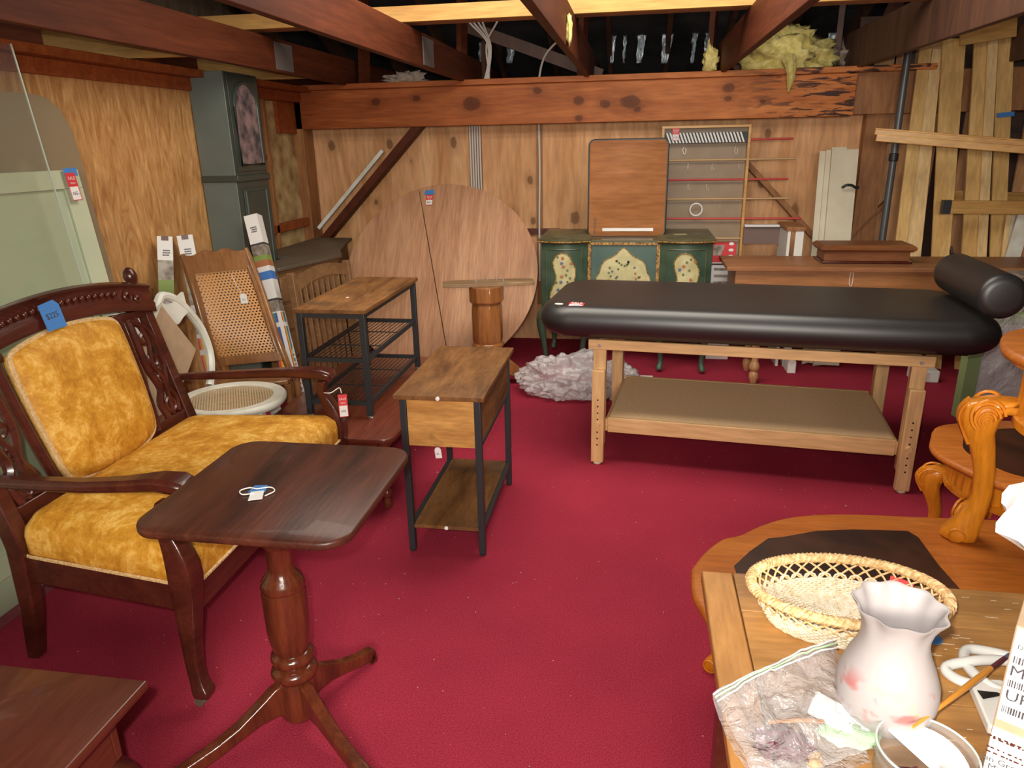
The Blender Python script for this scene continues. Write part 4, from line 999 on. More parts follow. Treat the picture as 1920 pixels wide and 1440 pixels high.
# ---- pedestal base
r = thing('pedestal_base', 'octagonal oak pedestal with a flat cross plank on top, before the round tabletop', 'pedestal', (-.96, 4.70, 0))
c0 = V((-.96, 4.70, 0))
def octa(rad, z, n=8): return [c0+V((rad*math.cos(PI/n+2*PI*k/n), rad*math.sin(PI/n+2*PI*k/n), z)) for k in range(n)]
MB().loft([octa(.118, .70), octa(.118, .60), octa(.104, .585)]).build('column_cap', M['oakcol'], r, W=True, smooth=20, bevel=.004)
MB().loft([octa(.098, .59), octa(.105, .55), octa(.105, .34), octa(.098, .31)]).build('column', M['oakcol'], r, W=True, smooth=20, bevel=.004)
MB().lathe([(.10, .315), (.108, .305), (.108, .29), (.096, .28), (.096, .265), (.112, .24), (.128, .20), (.13, .12), (.11, .09), (.001, .09)], c0, 32).build('column_base', M['oakcol'], r, W=True)
for a in (.35, 1.95, 3.5, 5.1):
    d = V((math.cos(a), math.sin(a), 0)); sd = V((-d.y, d.x, 0)); L = []
    for x_, z0, z1 in ((.06, .10, .22), (.12, .08, .20), (.18, .05, .15), (.25, .02, .085), (.30, 0, .06), (.325, 0, .045)):
        w_ = .035; L.append([c0+d*x_-sd*w_+V((0, 0, z0)), c0+d*x_+sd*w_+V((0, 0, z0)), c0+d*x_+sd*w_+V((0, 0, z1)), c0+d*x_-sd*w_+V((0, 0, z1))])
    MB().loft(L).build('foot', M['oakcol'], r, W=True, bevel=.008)
pa, pb = V((-1.245, 4.655, .712)), V((-.655, 4.80, .712))
pd = (pb-pa).normalized(); ps = V((-pd.y, pd.x, 0))
poly = [pa-ps*.05, pa+pd*.07-ps*.075, pb-pd*.07-ps*.075, pb-ps*.05, pb+ps*.05, pb-pd*.07+ps*.075, pa+pd*.07+ps*.075, pa+ps*.05]
MB().loft([[p+V((0, 0, z)) for p in poly] for z in (-.012, .012)]).build('top_plank', M['plank'], r, W=True, bevel=.002)
for a_, b_ in ((.22, -.04), (.30, .04), (.40, -.04), (.36, .045)):
    p = pa+pd*a_+ps*b_; MB().lathe([(.005, 0), (.005, .012), (.003, .02), (.001, .02)], p+V((0, 0, .012)), 8).build('bolt', M['steel'], r, W=True)
# ---- crumpled plastic bundle
o = MB().blob((-.42, 4.58, .115), (.29, .20, .16), .34, 1.5, 11, 90, .004, .10).build('plastic_bundle', M['plastic'], smooth=180)
tag(o, 'crumpled bundle of clear plastic sheeting lying on the red carpet left of the massage table', 'plastic sheeting')
MB().blob((-.10, 4.62, .09), (.17, .16, .12), .4, 1.6, 21, 60, .004, .14).build('loose_fold', M['plastic'], o, smooth=180)
MB().blob((.14, 4.62, .045), (.16, .10, .05), .4, 1.8, 31, 40, .004, .14).build('trailing_fold', M['plastic'], o, smooth=180)
for (x, y, w_, l_, a, lb) in ((-.34, 4.98, .05, .26, -.05, 'white packing strip on the carpet behind the plastic bundle'), (.09, 4.86, .07, .14, .0, 'short white packing block on the carpet under the green cabinet')):
    r = MB().box((x, y, .05), (l_, w_, .045), Matrix.Rotation(a, 3, 'Z')).build('packing_strip', M['white'], bevel=.004); r.location.z = -.027; tag(r, lb, 'packing strip')
# ---- dark green painted cabinet
r = thing('green_cabinet', 'dark green painted kneehole cabinet with cream floral panels and an opened brown lid', 'cabinet', (-.06, 5.25, 0))
gz = .955
def pod(x0, x1, name, lab, yb=5.72, yf=5.13):
    xm = (x0+x1)/2; w_ = (x1-x0)/2; n_ = 12
    def out(k, ex_=0): return [V((xm+(w_+ex_)*math.sin(-PI/2+PI*i/n_) if 0 else x0-ex_+(x1-x0+2*ex_)*i/n_, yf-ex_-.055*math.sin(PI*i/n_)+.0, 0)) for i in range(n_+1)]+[V((x1+ex_, yb, 0)), V((x0-ex_, yb, 0))]
    body = MB().loft([[p+V((0, 0, z)) for p in out(1)] for z in (.40, gz-.03)]).build(name, M['green'], r, W=True, bevel=.004); body['label'] = lab
    t = MB().loft([[p+V((0, 0, z)) for p in out(1, e)] for z, e in ((gz-.035, .005), (gz-.02, .02), (gz-.008, .022), (gz, .014))]).build('top_board', M['greentop'], r, W=True, smooth=50)
    MB().tube([p+V((0, -.0, gz-.018)) for p in out(1, .021)[:n_+1]], .005, 6).build('gilt_line', M['gold'], r, W=True)
    # recessed door with cartouche
    def fs(u, z, o_=0): return V((x0+(x1-x0)*u, yf-.055*math.sin(PI*u)-o_, z))
    dr = MB().grid(lambda u, v: fs(.12+.76*u, .44+(gz-.51)*v, .004), 12, 2).build('door', M['green'], r, W=True)
    for e in (((.12, .44), (.88, .44), (.88, gz-.07), (.12, gz-.07)),):
        pts = []
        for i in range(4):
            a_, b_ = e[i], e[(i+1) % 4]
            pts += [fs(a_[0]+(b_[0]-a_[0])*k/6, a_[1]+(b_[1]-a_[1])*k/6, .006) for k in range(6)]
        MB().tube(pts, .004, 6, True).build('door_moulding', M['greentop'], r, W=True)
    cart = [(.46, .46), (.62, .48), (.74, .54), (.70, .62), (.74, .68), (.76, .74), (.70, .79), (.62, .84), (.5, .862), (.36, .85), (.27, .80), (.30, .74), (.34, .68), (.26, .62), (.20, .55), (.30, .49)]
    cs = spline([(a_, b_, 0) for a_, b_ in cart+cart[:1]], 3)[:-1]
    ct = MB().loft([[fs(.5+(q.x-.5)*k_, .66+(q.y-.66)*k_, .0065) for q in cs] for k_ in (1, .85, .7, .55, .4, .25, .1, .01)]).build('painted_cartouche', M['cream_p'], r, W=True)
    MB().tube([fs(q.x, q.y, .009) for q in cs], .004, 6, True).build('gilt_scroll', M['gold'], r, W=True)
    random.seed(int(x0*1000)+3); fl = []
    while len(fl) < 20:
        u, z = random.uniform(.34, .68), random.uniform(.50, .84)
        if all(abs(u-a)*.3+abs(z-b) > .032 for a, b, c in fl): fl.append((u, z, random.choice(['leaf', 'leaf', 'leaf', 'flower_b', 'flower_r'])))
    for k, (u, z, mn) in enumerate(fl):
        rr = .011 if mn != 'leaf' else .008
        P_ = [fs(u, z, .010)+V((rr*(1+.35*math.cos(5*a_))*math.cos(a_), 0, rr*(1+.35*math.cos(5*a_))*math.sin(a_))) for a_ in [2*PI*i/20 for i in range(20)]]
        MB().add(P_, [tuple(range(20))]).build('painted_flower', M[mn], r, W=True)
gx0, gx1, gx2, gx3 = PY(1014, 470, 5.1).x, PY(1102, 470, 5.15).x, PY(1238, 470, 5.15).x, PY(1337, 470, 5.1).x
pod(gx0, gx1, 'left_pod', 'left bow-fronted pod with cream floral cartouche')
pod(gx2, gx3, 'right_pod', 'right bow-fronted pod with cream floral cartouche')
MB().bb(gx1, gx2, 5.17, 5.72, .50, gz-.03).build('centre_box', M['green'], r, W=True, bevel=.003)
MB().bb(gx1, gx2, 5.14, 5.34, gz-.03, gz-.012).build('centre_ledge', M['greentop'], r, W=True, bevel=.003)
fr = MB().bb(gx1+.02, gx2-.02, 5.155, 5.17, .52, gz-.045).build('centre_panel', M['green_c'], r, W=True)
fx0, fx1, fz0, fz1 = gx1+.012, gx2-.012, .50, gz-.035
mb = MB()
for a_, b_ in (((fx0, fz0), (fx1, fz0)), ((fx1, fz0), (fx1, fz1)), ((fx1, fz1), (fx0, fz1)), ((fx0, fz1), (fx0, fz0))):
    mb.bar((a_[0], 5.15, a_[1]), (b_[0], 5.15, b_[1]), .02, .026, (0, 1, 0) if 0 else (1, 0, 0) if a_[0] == b_[0] else (0, 0, 1))
mb.build('gilt_frame', M['gold'], r, W=True, bevel=.004)
xm = (gx1+gx2)/2
cart = [(-.16, .56), (.16, .56), (.19, .66), (.165, .72), (.14, .79), (.06, .835), (0, .89), (-.06, .835), (-.14, .79), (-.165, .72), (-.19, .66)]
cs = spline([(a_, b_, 0) for a_, b_ in cart+cart[:1]], 3)[:-1]
MB().add([V((xm+q.x, 5.152, q.y)) for q in cs], [tuple(range(len(cs)))]).build('painted_cartouche', M['cream_p'], r, W=True)
MB().tube([V((xm+q.x, 5.151, q.y)) for q in cs], .0035, 6, True).build('gilt_scroll', M['gold'], r, W=True)
random.seed(5)
for k in range(46):
    u, z = random.uniform(-.13, .13), random.uniform(.60, .84)
    if abs(u) > .15-.6*(z-.66): continue
    mn = random.choice(['leaf', 'leaf', 'flower_b', 'flower_r']); rr = .008
    MB().add([V((xm+u, 5.150, z))+V((rr*(1+.35*math.cos(5*a_))*math.cos(a_), 0, rr*(1+.35*math.cos(5*a_))*math.sin(a_))) for a_ in [2*PI*i/20 for i in range(20)]], [tuple(range(20))]).build('painted_flower', M[mn], r, W=True)
for x, y, sx in ((gx0+.025, 5.12, -1), (gx3-.025, 5.12, 1), (gx0+.03, 5.66, -1), (gx3-.03, 5.66, 1), (gx1-.03, 5.14, 1), (gx2+.03, 5.14, -1)):
    pts = [(x, y, .46), (x+sx*.012, y-.02, .40), (x+sx*.022, y-.035, .33), (x+sx*.006, y-.012, .20), (x-sx*.004, y, .08), (x+sx*.006, y-.018, .02)]
    MB().tube(spline(pts, 5), [.03, .034, .038, .042, .044, .045, .044, .042, .038, .034, .031, .028, .026, .024, .022, .021, .020, .019, .018, .018, .018, .02, .022, .024, .024, .02][:26], 10).build('cabriole_leg', M['green'], r, W=True)
MB().bb(gx0+.02, gx1-.02, 5.12, 5.14, .385, .41).bb(gx2+.02, gx3-.02, 5.12, 5.14, .385, .41).build('lower_edge', M['green'], r, W=True)
# lid standing open
lx0, lx1 = PY(1105, 350, 5.36).x, PY(1249, 350, 5.36).x
P_ = rrect(lx0, lx1, 0, .655, .035, 5)
Mx = Matrix.Translation((0, 5.37, gz-.01)) @ Matrix.Rotation(math.radians(88), 4, 'X')
MB().slab(P_, -.012, .012, .004, Mx).build('opened_lid', M['lidwood'], r, W=True)
MB().tube([Mx @ V((x, y, .0)) for x, y in P_], .011, 6, True).build('lid_edging', M['black_metal'], r, W=True)
MB().box(Mx @ V(((lx0+lx1)/2+.01, .045, .016)), (.36, .004, .022)).build('piano_hinge', M['steel'], r, W=True)
MB().bar(Mx @ V((lx0+.035, -.02, .02)), Mx @ V((lx0+.045, .13, .02)), .008, .004).build('lid_stay', M['steel'], r, W=True)
paper = MB().box((gx2+.14, 5.35, gz+.003), (.09, .05, .002), Matrix.Rotation(.2, 3, 'Z')).build('paper_slip', M['cream_p']); tag(paper, 'small cream paper slip lying on the right pod of the green cabinet', 'paper')
# ---- dowel display rack
r = thing('dowel_rack', 'wooden display rack with red and tan dowels sticking out right, striped header strip', 'rack', (.48, 5.78, 0))
ry = 5.74; rx0, rx1 = PY(1239, 350, ry).x, PY(1397, 350, ry).x; rz0, rz1 = .60, PY(1320, 240, ry).z
def zr(px, py): return PY(px, py, ry-.03).z
MB().bb(rx0, rx1, ry+.03, ry+.036, .3, rz1).build('back_board', M['tanboard'], r, W=True)
for x in (rx0, rx1): MB().bb(x-.010, x+.010, ry-.03, ry+.03, .3, rz1).build('side_board', M['moulding'], r, W=True, bevel=.002)
MB().bb(rx0-.01, rx1+.01, ry-.03, ry+.03, rz1, rz1+.018).build('top_board', M['moulding'], r, W=True, bevel=.002)
MB().bb(rx0-.01, rx1+.01, ry-.03, ry+.03, .3, .318).build('bottom_board', M['moulding'], r, W=True, bevel=.002)
rods = [(263, 'red', 1487), (300, 'tan', 1492), (337, 'red', 1478), (373, 'tan', 1480), (410, 'red', 1503), (447, 'tan', 1478)]
for py, c_, pe in rods:
    z = PY(1320, py, ry-.02).z; xe = PY(pe, py, ry-.02).x
    q = MB().tube([(rx0+.01, ry-.02, z), (xe, ry-.02, z)], .0075, 10).build('dowel', M['rod_'+c_], r, W=True)
    q['label'] = '%s dowel' % c_
z0 = PY(1320, 268, ry).z; z1 = PY(1320, 248, ry).z
s = MB().bb(rx0+.012, rx1-.012, ry-.038, ry-.036, z0, z1).build('striped_strip', M['black'], r, W=True)
mb = MB(); k = rx0+.02
while k < rx1-.05:
    mb.add([(k, ry-.0395, z1-.002), (k+.012, ry-.0395, z1-.002), (k+.012+.028, ry-.0395, z0+.002), (k+.028, ry-.0395, z0+.002)], [(0, 1, 2, 3)]); k += .0235
q = mb.build('white_stripes', M['paper'], r, W=True); q.parent = s; 
for px in (1283, 1380): 
    p = PY(px, 275, ry-.03); MB().tube(spline([p, p+V((-.008, 0, -.02)), p+V((0, 0, -.05)), p+V((.012, 0, -.045)), p+V((.012, 0, -.01))], 4), .0015, 6).build('wire_hook', M['steel'], r, W=True)
for px, py in ((1290, 312), (1335, 312), (1385, 312), (1290, 350), (1325, 350), (1350, 385)):
    p = PY(px, py, ry-.025); MB().tube([p+V((0, 0, .02)), p+V((0, 0, -.02)), p+V((.012, 0, -.026)), p+V((.014, 0, -.01))], .0012, 6).build('wire_hook', M['steel'], r, W=True)
p = PY(1305, 393, ry-.035)
o = MB().tube([p+V((.044*math.cos(a), 0, .044*math.sin(a))) for a in [2*PI*k/28 for k in range(28)]], .006, 8, True).build('white_ring', M['paper']); tag(o, 'white ring hanging on the dowel rack', 'ring')
sale_tag(r, frame(PY(1267, 252, ry-.042), (1, 0, 0), (0, 0, 1)), .05, .085, '110-', W=True)
# ---- red and white cartons behind the cabinet
bxx = PY(1340, 470, 5.5).x
r = thing('red_white_box', 'red and white printed box standing between the green cabinet and the brown desk', 'box', ((PY(1340, 470, 5.5).x+PY(1380, 470, 5.5).x)/2, 5.55, 0))
x0, x1 = PY(1336, 470, 5.5).x, PY(1380, 470, 5.5).x
zt, zm = PY(1360, 457, 5.5).z, PY(1360, 492, 5.5).z
MB().bb(x0, x1, 5.5, 5.62, 0, zm).build('lower_box', M['paper'], r, W=True, bevel=.001)
MB().bb(x0, x1, 5.5, 5.62, zm, zt).build('upper_box', M['red'], r, W=True, bevel=.001)
MB().prism([(x0+.005, zm+.05), (x0+.06, zm+.05), (x0+.085, zt-.01), (x0+.005, zt-.01)], 0, .001, Matrix.Translation((0, 5.499, 0)) @ Matrix.Rotation(PI/2, 4, 'X')).build('printed_picture', M['prgrey'], r, W=True)
for k in range(3): MB().lathe([(.001, 0), (.018, 0), (.018, .001), (.001, .001)], (x1-.035, 5.499, zm+.045+k*.045), 16, Matrix.Rotation(PI/2, 3, 'X') @ Matrix.Diagonal((1, .6, 1))).build('printed_oval', M['paper'], r, W=True)
MB().bb(x0, x1, 5.498, 5.50, zm-.02, zm-.008).build('printed_band', M['ink'], r, W=True)
for k in range(3): MB().bb(x0+.02, x1-.03, 5.498, 5.5, zm-.06-k*.05, zm-.04-k*.05).build('printed_drawing', M['prgrey'], r, W=True)
# ---- brown desk
r = thing('brown_desk', 'long brown wooden table with turned legs along the back wall behind the massage table', 'table', (1.5, 5.1, 0))
MB().slab([(.60, 4.86), (2.62, 4.86), (2.62, 5.34), (.60, 5.34)], .782, .81, .006).build('tabletop', M['desk'], r, W=True)
MB().bb(.66, 2.56, 4.895, 4.915, .64, .783).build('front_apron', M['desk_f'], r, W=True, bevel=.003)
MB().bb(.66, 2.56, 5.27, 5.29, .64, .783).build('rear_apron', M['desk_f'], r, W=True, bevel=.003)
for x in (.67, 2.55): MB().bb(x-.01, x+.01, 4.915, 5.27, .64, .783).build('end_apron', M['desk_f'], r, W=True, bevel=.003)
for x in (.835, 2.45):
    for y in (4.93, 5.24):
        MB().bb(x-.04, x+.04, y-.03, y+.04, .58, .783).build('leg_block', M['desk_f'], r, W=True, bevel=.003)
        MB().lathe([(.026, .60), (.034, .57), (.018, .55), (.036, .50), (.038, .46), (.030, .32), (.024, .22), (.022, .16), (.03, .145), (.036, .12), (.033, .10), (.022, .09), (.030, .075), (.033, .05), (.026, .02), (.02, 0), (.001, 0)], (x, y, 0), 20).build('leg', M['spindle'], r, W=True)
p = PY(1597, 520, 4.89)
MB().tube(spline([p+V((-.004, 0, .06)), p+V((-.012, 0, 0)), p+V((-.008, 0, -.05)), p+V((.006, 0, -.05)), p+V((.008, 0, 0)), p+V((0, 0, .06))], 4), .0018, 6).build('tag_string', M['string'], r, W=True)
# ---- moulded wooden box on the desk
bx0, bx1 = 1.21, 1.76
r = thing('wooden_case', 'dark moulded wooden box standing on the brown desk in front of the cream boards', 'box', (1.49, 5.12, .81))
MB().bb(bx0, bx1, 5.0, 5.24, .81, .826).build('base_moulding', M['mahog'], r, W=True, bevel=.005)
MB().bb(bx0+.015, bx1-.015, 5.015, 5.225, .826, .885).build('body', M['walnut_lid'], r, W=True, bevel=.003)
MB().loft([[V((a, b, z)) for a, b in ((bx0-e, 5.0-e), (bx1+e, 5.0-e), (bx1+e, 5.24+e), (bx0-e, 5.24+e))] for z, e in ((.885, -.005), (.90, .012), (.915, .014), (.93, -.005))]).build('lid', M['walnut_lid'], r, W=True, smooth=20)
# ---- white stand with dark cap beside the case
r = thing('white_stand', 'white painted bracket stand with dark cap rising behind the brown desk', 'stand', (1.13, 5.42, 0))
x0, x1 = PY(1473, 460, 5.40).x, PY(1503, 460, 5.40).x
z1 = PY(1490, 432, 5.4).z
MB().bb(x0, x0+.02, 5.36, 5.70, 0, z1).build('side_panel', M['white'], r, W=True, bevel=.002)
MB().bb(x1-.055, x1, 5.36, 5.38, 0, z1).build('front_post', M['white'], r, W=True, bevel=.002)
MB().bb(x0-.01, x1+.012, 5.35, 5.70, z1, z1+.03).build('dark_cap', M['stud'], r, W=True, bevel=.004)
MB().bb(.80, x0, 5.66, 5.70, .85, z1-.0).build('dark_back_board', M['darkpaper'], r, W=True)
MB().bb(.80, x0, 5.63, 5.70, z1, z1+.012).build('white_edge', M['paper'], r, W=True)
# under the desk: the white stand's foot
p = PZ(1485, 702, 0)
MB().loft([[V((p.x+a*w_, p.y+.03, z)) for a in (-1, 1)]+[V((p.x+a*w_, p.y+.30, z)) for a in (1, -1)] for z, w_ in ((0, .028), (.08, .028), (.10, .018), (.13, .022))]).build('foot_block', M['white'], r, W=True, bevel=.002)
# ---- cream boards
for i, (pa_, pb_, y, top_) in enumerate(((1533, 1545, 5.62, 283), (1545, 1556, 5.60, 281), (1555, 1583, 5.585, 276), (1556, 1606, 5.56, 280))):
    x0, x1 = PY(pa_, 350, y).x, PY(pb_, 350, y).x; zt = PY((pa_+pb_)/2, top_, y+.06).z
    L = [[V((x0-.02, y-.20-.0, .02*(i % 2))), V((x1-.02, y-.20, .015)), V((x1-.02, y-.186, .015)), V((x0-.02, y-.186, .02*(i % 2)))], [V((x0, y+.05, zt)), V((x1, y+.05, zt)), V((x1, y+.064, zt)), V((x0, y+.064, zt))]]
    o = MB().loft(L).build('cream_board', M['cream_board'], bevel=.001)
    tag(o, ['narrow cream board on the left of the strapped bundle behind the desk', 'second narrow cream board from the left in the strapped bundle', 'tallest cream board, rearmost in the strapped bundle', 'widest cream board, front of the strapped bundle behind the wooden case'][i], 'board', 'cream boards strapped together')
p = PY(1596, 352, 5.52)
o = MB().tube(spline([p+V((-.06, 0, .0)), p+V((-.035, -.01, .018)), p+V((0, -.01, .016)), p+V((.03, -.005, 0)), p+V((.05, 0, .005))], 5), .009, 6, flat=.4).build('black_strap', M['black']); tag(o, 'short black strap round the cream boards', 'strap')
# ---- lumber leaning at the right
def plank(label, tl, tr, bl, br, yoff=0, t=.02, mat='pine_z', z0=0, name='lumber_board'):
    def P_(px, py):
        Y = 5.5
        for _ in range(6): q = PY(px, py, Y); Y = 5.40+yoff+.36*q.z/2.1
        return q
    a, b, c, d = P_(*tl), P_(*tr), P_(*bl), P_(*br)
    def ext(top_, bot_): s_ = (bot_.z-z0)/(top_.z-bot_.z); return bot_+(bot_-top_)*s_
    c, d = (ext(a, c), ext(b, d)) if z0 is not None else (c, d)
    n_ = V((0, t, 0))
    o = MB().loft([[c, d, d+n_, c+n_], [a, b, b+n_, a+n_]]).build(name, M[mat], bevel=.002)
    tag(o, label, 'board', 'lumber leaning at the right of the back wall' if name == 'lumber_board' else None); return o
plank('narrow yellow board, far left of the leaning lumber', (1724, 92), (1748, 90), (1676, 480), (1697, 480), .03, mat='pine_z')
plank('pale knotty board, second from the left in the leaning lumber', (1749, 92), (1768, 92), (1690, 480), (1727, 480), .05, mat='pine_z2')
plank('yellow board reaching the joist just left of the first gap', (1768, 72), (1812, 72), (1747, 480), (1781, 480), .0, mat='pine_z')
plank('wide yellow board right of the dark gap in the lumber', (1828, 72), (1866, 70), (1803, 485), (1838, 485), .0, mat='pine_z')
plank('thin pale batten between the two right yellow boards', (1853, 76), (1872, 74), (1832, 485), (1850, 485), -.025, mat='pine_z2')
o = plank('rightmost yellow board with blue tape across it', (1872, 58), (1904, 42), (1856, 485), (1884, 485), .0, mat='pine_z')
q = PY(1883, 215, 5.68); MB().box(q+V((-.0, -.02, 0)), (.105, .003, .03), Matrix.Rotation(-.08, 3, 'Y')).build('blue_tape', M['blue'], o)
a, b = PY(1800, 68, 5.70), PY(1906, 50, 5.70)
o = MB().bar(a, b, .02, .12).build('cross_board', M['pine'], bevel=.002); tag(o, 'short horizontal board across the top of the right lumber', 'board')
a, b = PY(1778, 388, 5.38), PY(1960, 390, 5.38)
r = thing('cross_board', 'horizontal yellow board with a black end across the middle of the lumber', 'board', a)
MB().bar(a, b, .04, .085).build('board', M['pine'], r, W=True, bevel=.002)
MB().bar(a+V((-.04, 0, 0)), a+V((.01, 0, 0)), .045, .09).build('black_end', M['black_metal'], r, W=True)
a, b = PY(1785, 366, 5.70), PY(1960, 372, 5.70)
o = MB().bar(a, b, .03, .07).build('cross_board', M['pine'], bevel=.002); tag(o, 'horizontal yellow board behind the lumber just above the black-ended one', 'board')
a, b = PY(1640, 247, 5.22), PY(1990, 275, 5.02)
r = thing('moulding_strip', 'long brown profiled moulding lying crosswise in front of the lumber', 'moulding', a)
MB().bar(a, b, .045, .035).bar(a+V((.01, -.012, -.035)), b+V((0, -.012, -.035)), .03, .045).bar(a+V((0, 0, .018)), b+V((0, 0, .018)), .05, .012).build('profile', M['moulding'], r, W=True, bevel=.004)
for i in range(4):
    xx = 1885+i*9
    a, b = PY(xx+8, 385, 5.50), PY(xx-6, 500, 5.44)
    d_ = (b-a); o = MB().bar(a, a+d_*3.2 if False else b+d_*.9, .028, .012, (0, -1, 0)).build('thin_slat', M['cream_board'] if i % 2 else M['pine_z2'], bevel=.001)
    tag(o, 'thin pale slat leaning at the right edge of the photo beside the lumber', 'slat', 'thin slats at the right edge')
a, b = PY(1925, 395, 5.42), PY(1893, 500, 5.40)
o = MB().bar(a, b+(b-a)*.9, .09, .014, (0, -1, 0)).build('white_board', M['white_old'], bevel=.001); tag(o, 'wide white slat leaning at the right edge behind the black bolster', 'slat')
# ---- green framed panel wrapped in plastic
r = thing('wrapped_panel', 'light green framed panel wrapped in clear plastic standing right of the massage table', 'panel', (2.2, 4.42, 0))
a = V((1.915, 4.38, 0)); b = V((2.75, 4.55, 0)); d_ = (b-a).normalized()
MB().loft([[a+V((0, 0, z)), a+d_*.085+V((0, 0, z)), a+d_*.085+V((-.01, .06, z)), a+V((-.01, .06, z))] for z in (0, .62)]).build('green_stile', M['gpanel'], r, W=True, bevel=.003)
MB().loft([[a+d_*.085+V((0, 0, z)), b+V((0, 0, z)), b+V((0, .06, z)), a+d_*.085+V((0, .06, z))] for z in (0, .10)]).build('green_rail', M['gpanel'], r, W=True, bevel=.003)
MB().loft([[a+V((0, 0, z)), b+V((0, 0, z)), b+V((0, .06, z)), a+V((0, .06, z))] for z in (.56, .62)]).build('green_rail', M['gpanel'], r, W=True, bevel=.003)
MB().loft([[a+d_*.08+V((0, .02, z)), b+V((0, .02, z)), b+V((0, .05, z)), a+d_*.08+V((0, .05, z))] for z in (.1, .56)]).build('white_board', M['paper'], r, W=True)
MB().grid(lambda u, v: a+d_*(.085+.68*u)+V((0, -.012-.012*noise.noise(V((u*9, v*7, 3))), .10+.52*v)), 30, 24).build('plastic_wrap', M['plastic'], r, W=True, smooth=75)
# white oddments under the desk
r = MB().bb(1.90, 2.06, 5.05, 5.2, 0.0, .085).build('white_bracket', M['white'], bevel=.01); tag(r, 'small white plastic bracket on the carpet under the brown desk', 'bracket')
p0 = PZ(1990-60, 610, .3)
r = MB().bb(2.25, 2.60, 4.62, 4.85, .0, .80).build('printed_carton', M['prgrey'], bevel=.01); tag(r, 'printed white carton right of the bolster behind the massage table', 'carton')
# ================================================================== MASSAGE TABLE
MT = math.radians(-6.3)
r = thing('massage_table', 'black vinyl padded massage table on a light maple frame with lower shelf', 'massage table', (.605, 3.80, 0), MT)
hw, hd = .72, .345
def leg_(sx, sy):
    x, y = sx*hw, sy*hd
    L = MB().bb(x-.032, x+.032, y-.02, y+.02, .10, .655).build('upper_leg', M['maple'], r, bevel=.003)
    yy = y+sy*.036
    s = MB().bb(x-.032, x+.032, yy-.018, yy+.018, .012, .51).build('sliding_leg', M['maple'], r, bevel=.004)
    MB().lathe([(.018, 0), (.022, .004), (.022, .012), (.001, .012)], (x, yy, 0), 16).build('foot_pad', M['cream_board'], r)
    mb = MB()
    for k in range(8): 
        q = MB().lathe([(.001, 0), (.0045, 0), (.0045, .001), (.001, .001)], (x, yy+sy*.0175, .11+.035*k), 10, Matrix.Rotation(-sy*PI/2, 3, 'X')).build('peg_hole', M['black'], r); q.parent = s
    k = MB().lathe([(.001, 0), (.014, 0), (.016, .006), (.014, .014), (.001, .014)], (x, yy+sy*.018, .225), 14, Matrix.Rotation(-sy*PI/2, 3, 'X')).build('knob', M['maple'], r); k.parent = s
    b = MB().lathe([(.001, 0), (.009, 0), (.009, .003), (.004, .003), (.004, .001), (.001, .001)], (x-.0, y+sy*.038, .635), 14, Matrix.Rotation(-sy*PI/2, 3, 'X')).build('bolt', M['steel'], r)
for sx in (-1, 1):
    for sy in (-1, 1): leg_(sx, sy)
for sy in (-1, 1): MB().bb(-.775, .775, sy*(hd+.028)-.010, sy*(hd+.028)+.010, .615, .665).build('long_rail', M['maple_x'], r, bevel=.003)
for sx in (-1, 1):
    MB().bb(sx*hw-.012, sx*hw+.012, -hd+.02, hd-.02, .59, .655).build('cross_rail', M['maple_x'], r, bevel=.003)
    MB().bb(sx*(hw-.045)-.012, sx*(hw-.045)+.012, -hd+.0, hd-.0, .17, .235).build('shelf_bearer', M['maple_x'], r, bevel=.003)
MB().bb(-.665, .665, -hd-.01, hd+.01, .235, .25).build('shelf', M['shelfply'], r)
for sy in (-1, 1): MB().bb(-.672, .672, sy*(hd+.01)-.010, sy*(hd+.01)+.010, .172, .252).build('shelf_edge', M['maple_x'], r, bevel=.003)
# pad
def sup(hx, hy, rc, n=10): return [V((x, y)) for x, y in rrect(-hx, hx, -hy, hy, rc, n)]
L = []
PX_, PY_, T = 1.045, .42, .165
for i in range(17):
    a = -PI/2+PI*i/16*.86; ins = (1-math.cos(a))*T*.5*.9; z = .668+T/2+math.sin(a)*T/2
    L.append([V((x, y, z)) for x, y in sup(PX_-ins, PY_-ins, .17)])
for ins, dz in ((.07, 0.003), (.12, .005), (.2, .006), (.3, .006)):
    L.append([V((x, y, z+dz)) for x, y in sup(PX_-ins, PY_-ins, max(.02, .17-ins*.4))])
MB().loft([[p for p in l] for l in L]).build('pad', M['leather'], r, smooth=80)
MB().bb(-.92, .92, -.30, .30, .655, .672).build('pad_board', M['black'], r)
Mx = frame((-.845, -.345, .829), (1, -.0, 0), (0, 1, .25)) @ Matrix.Rotation(-.1, 4, 'Z')
MB().tube([V((-.93+.02*math.cos(a), -.355+.011*math.sin(a), .832)) for a in [2*PI*k/16 for k in range(16)]], .0022, 6, True).build('string', M['string'], r)
sale_tag(r, Mx @ Matrix.Rotation(PI/2*0, 4, 'Z'), .075, .045, '', None)
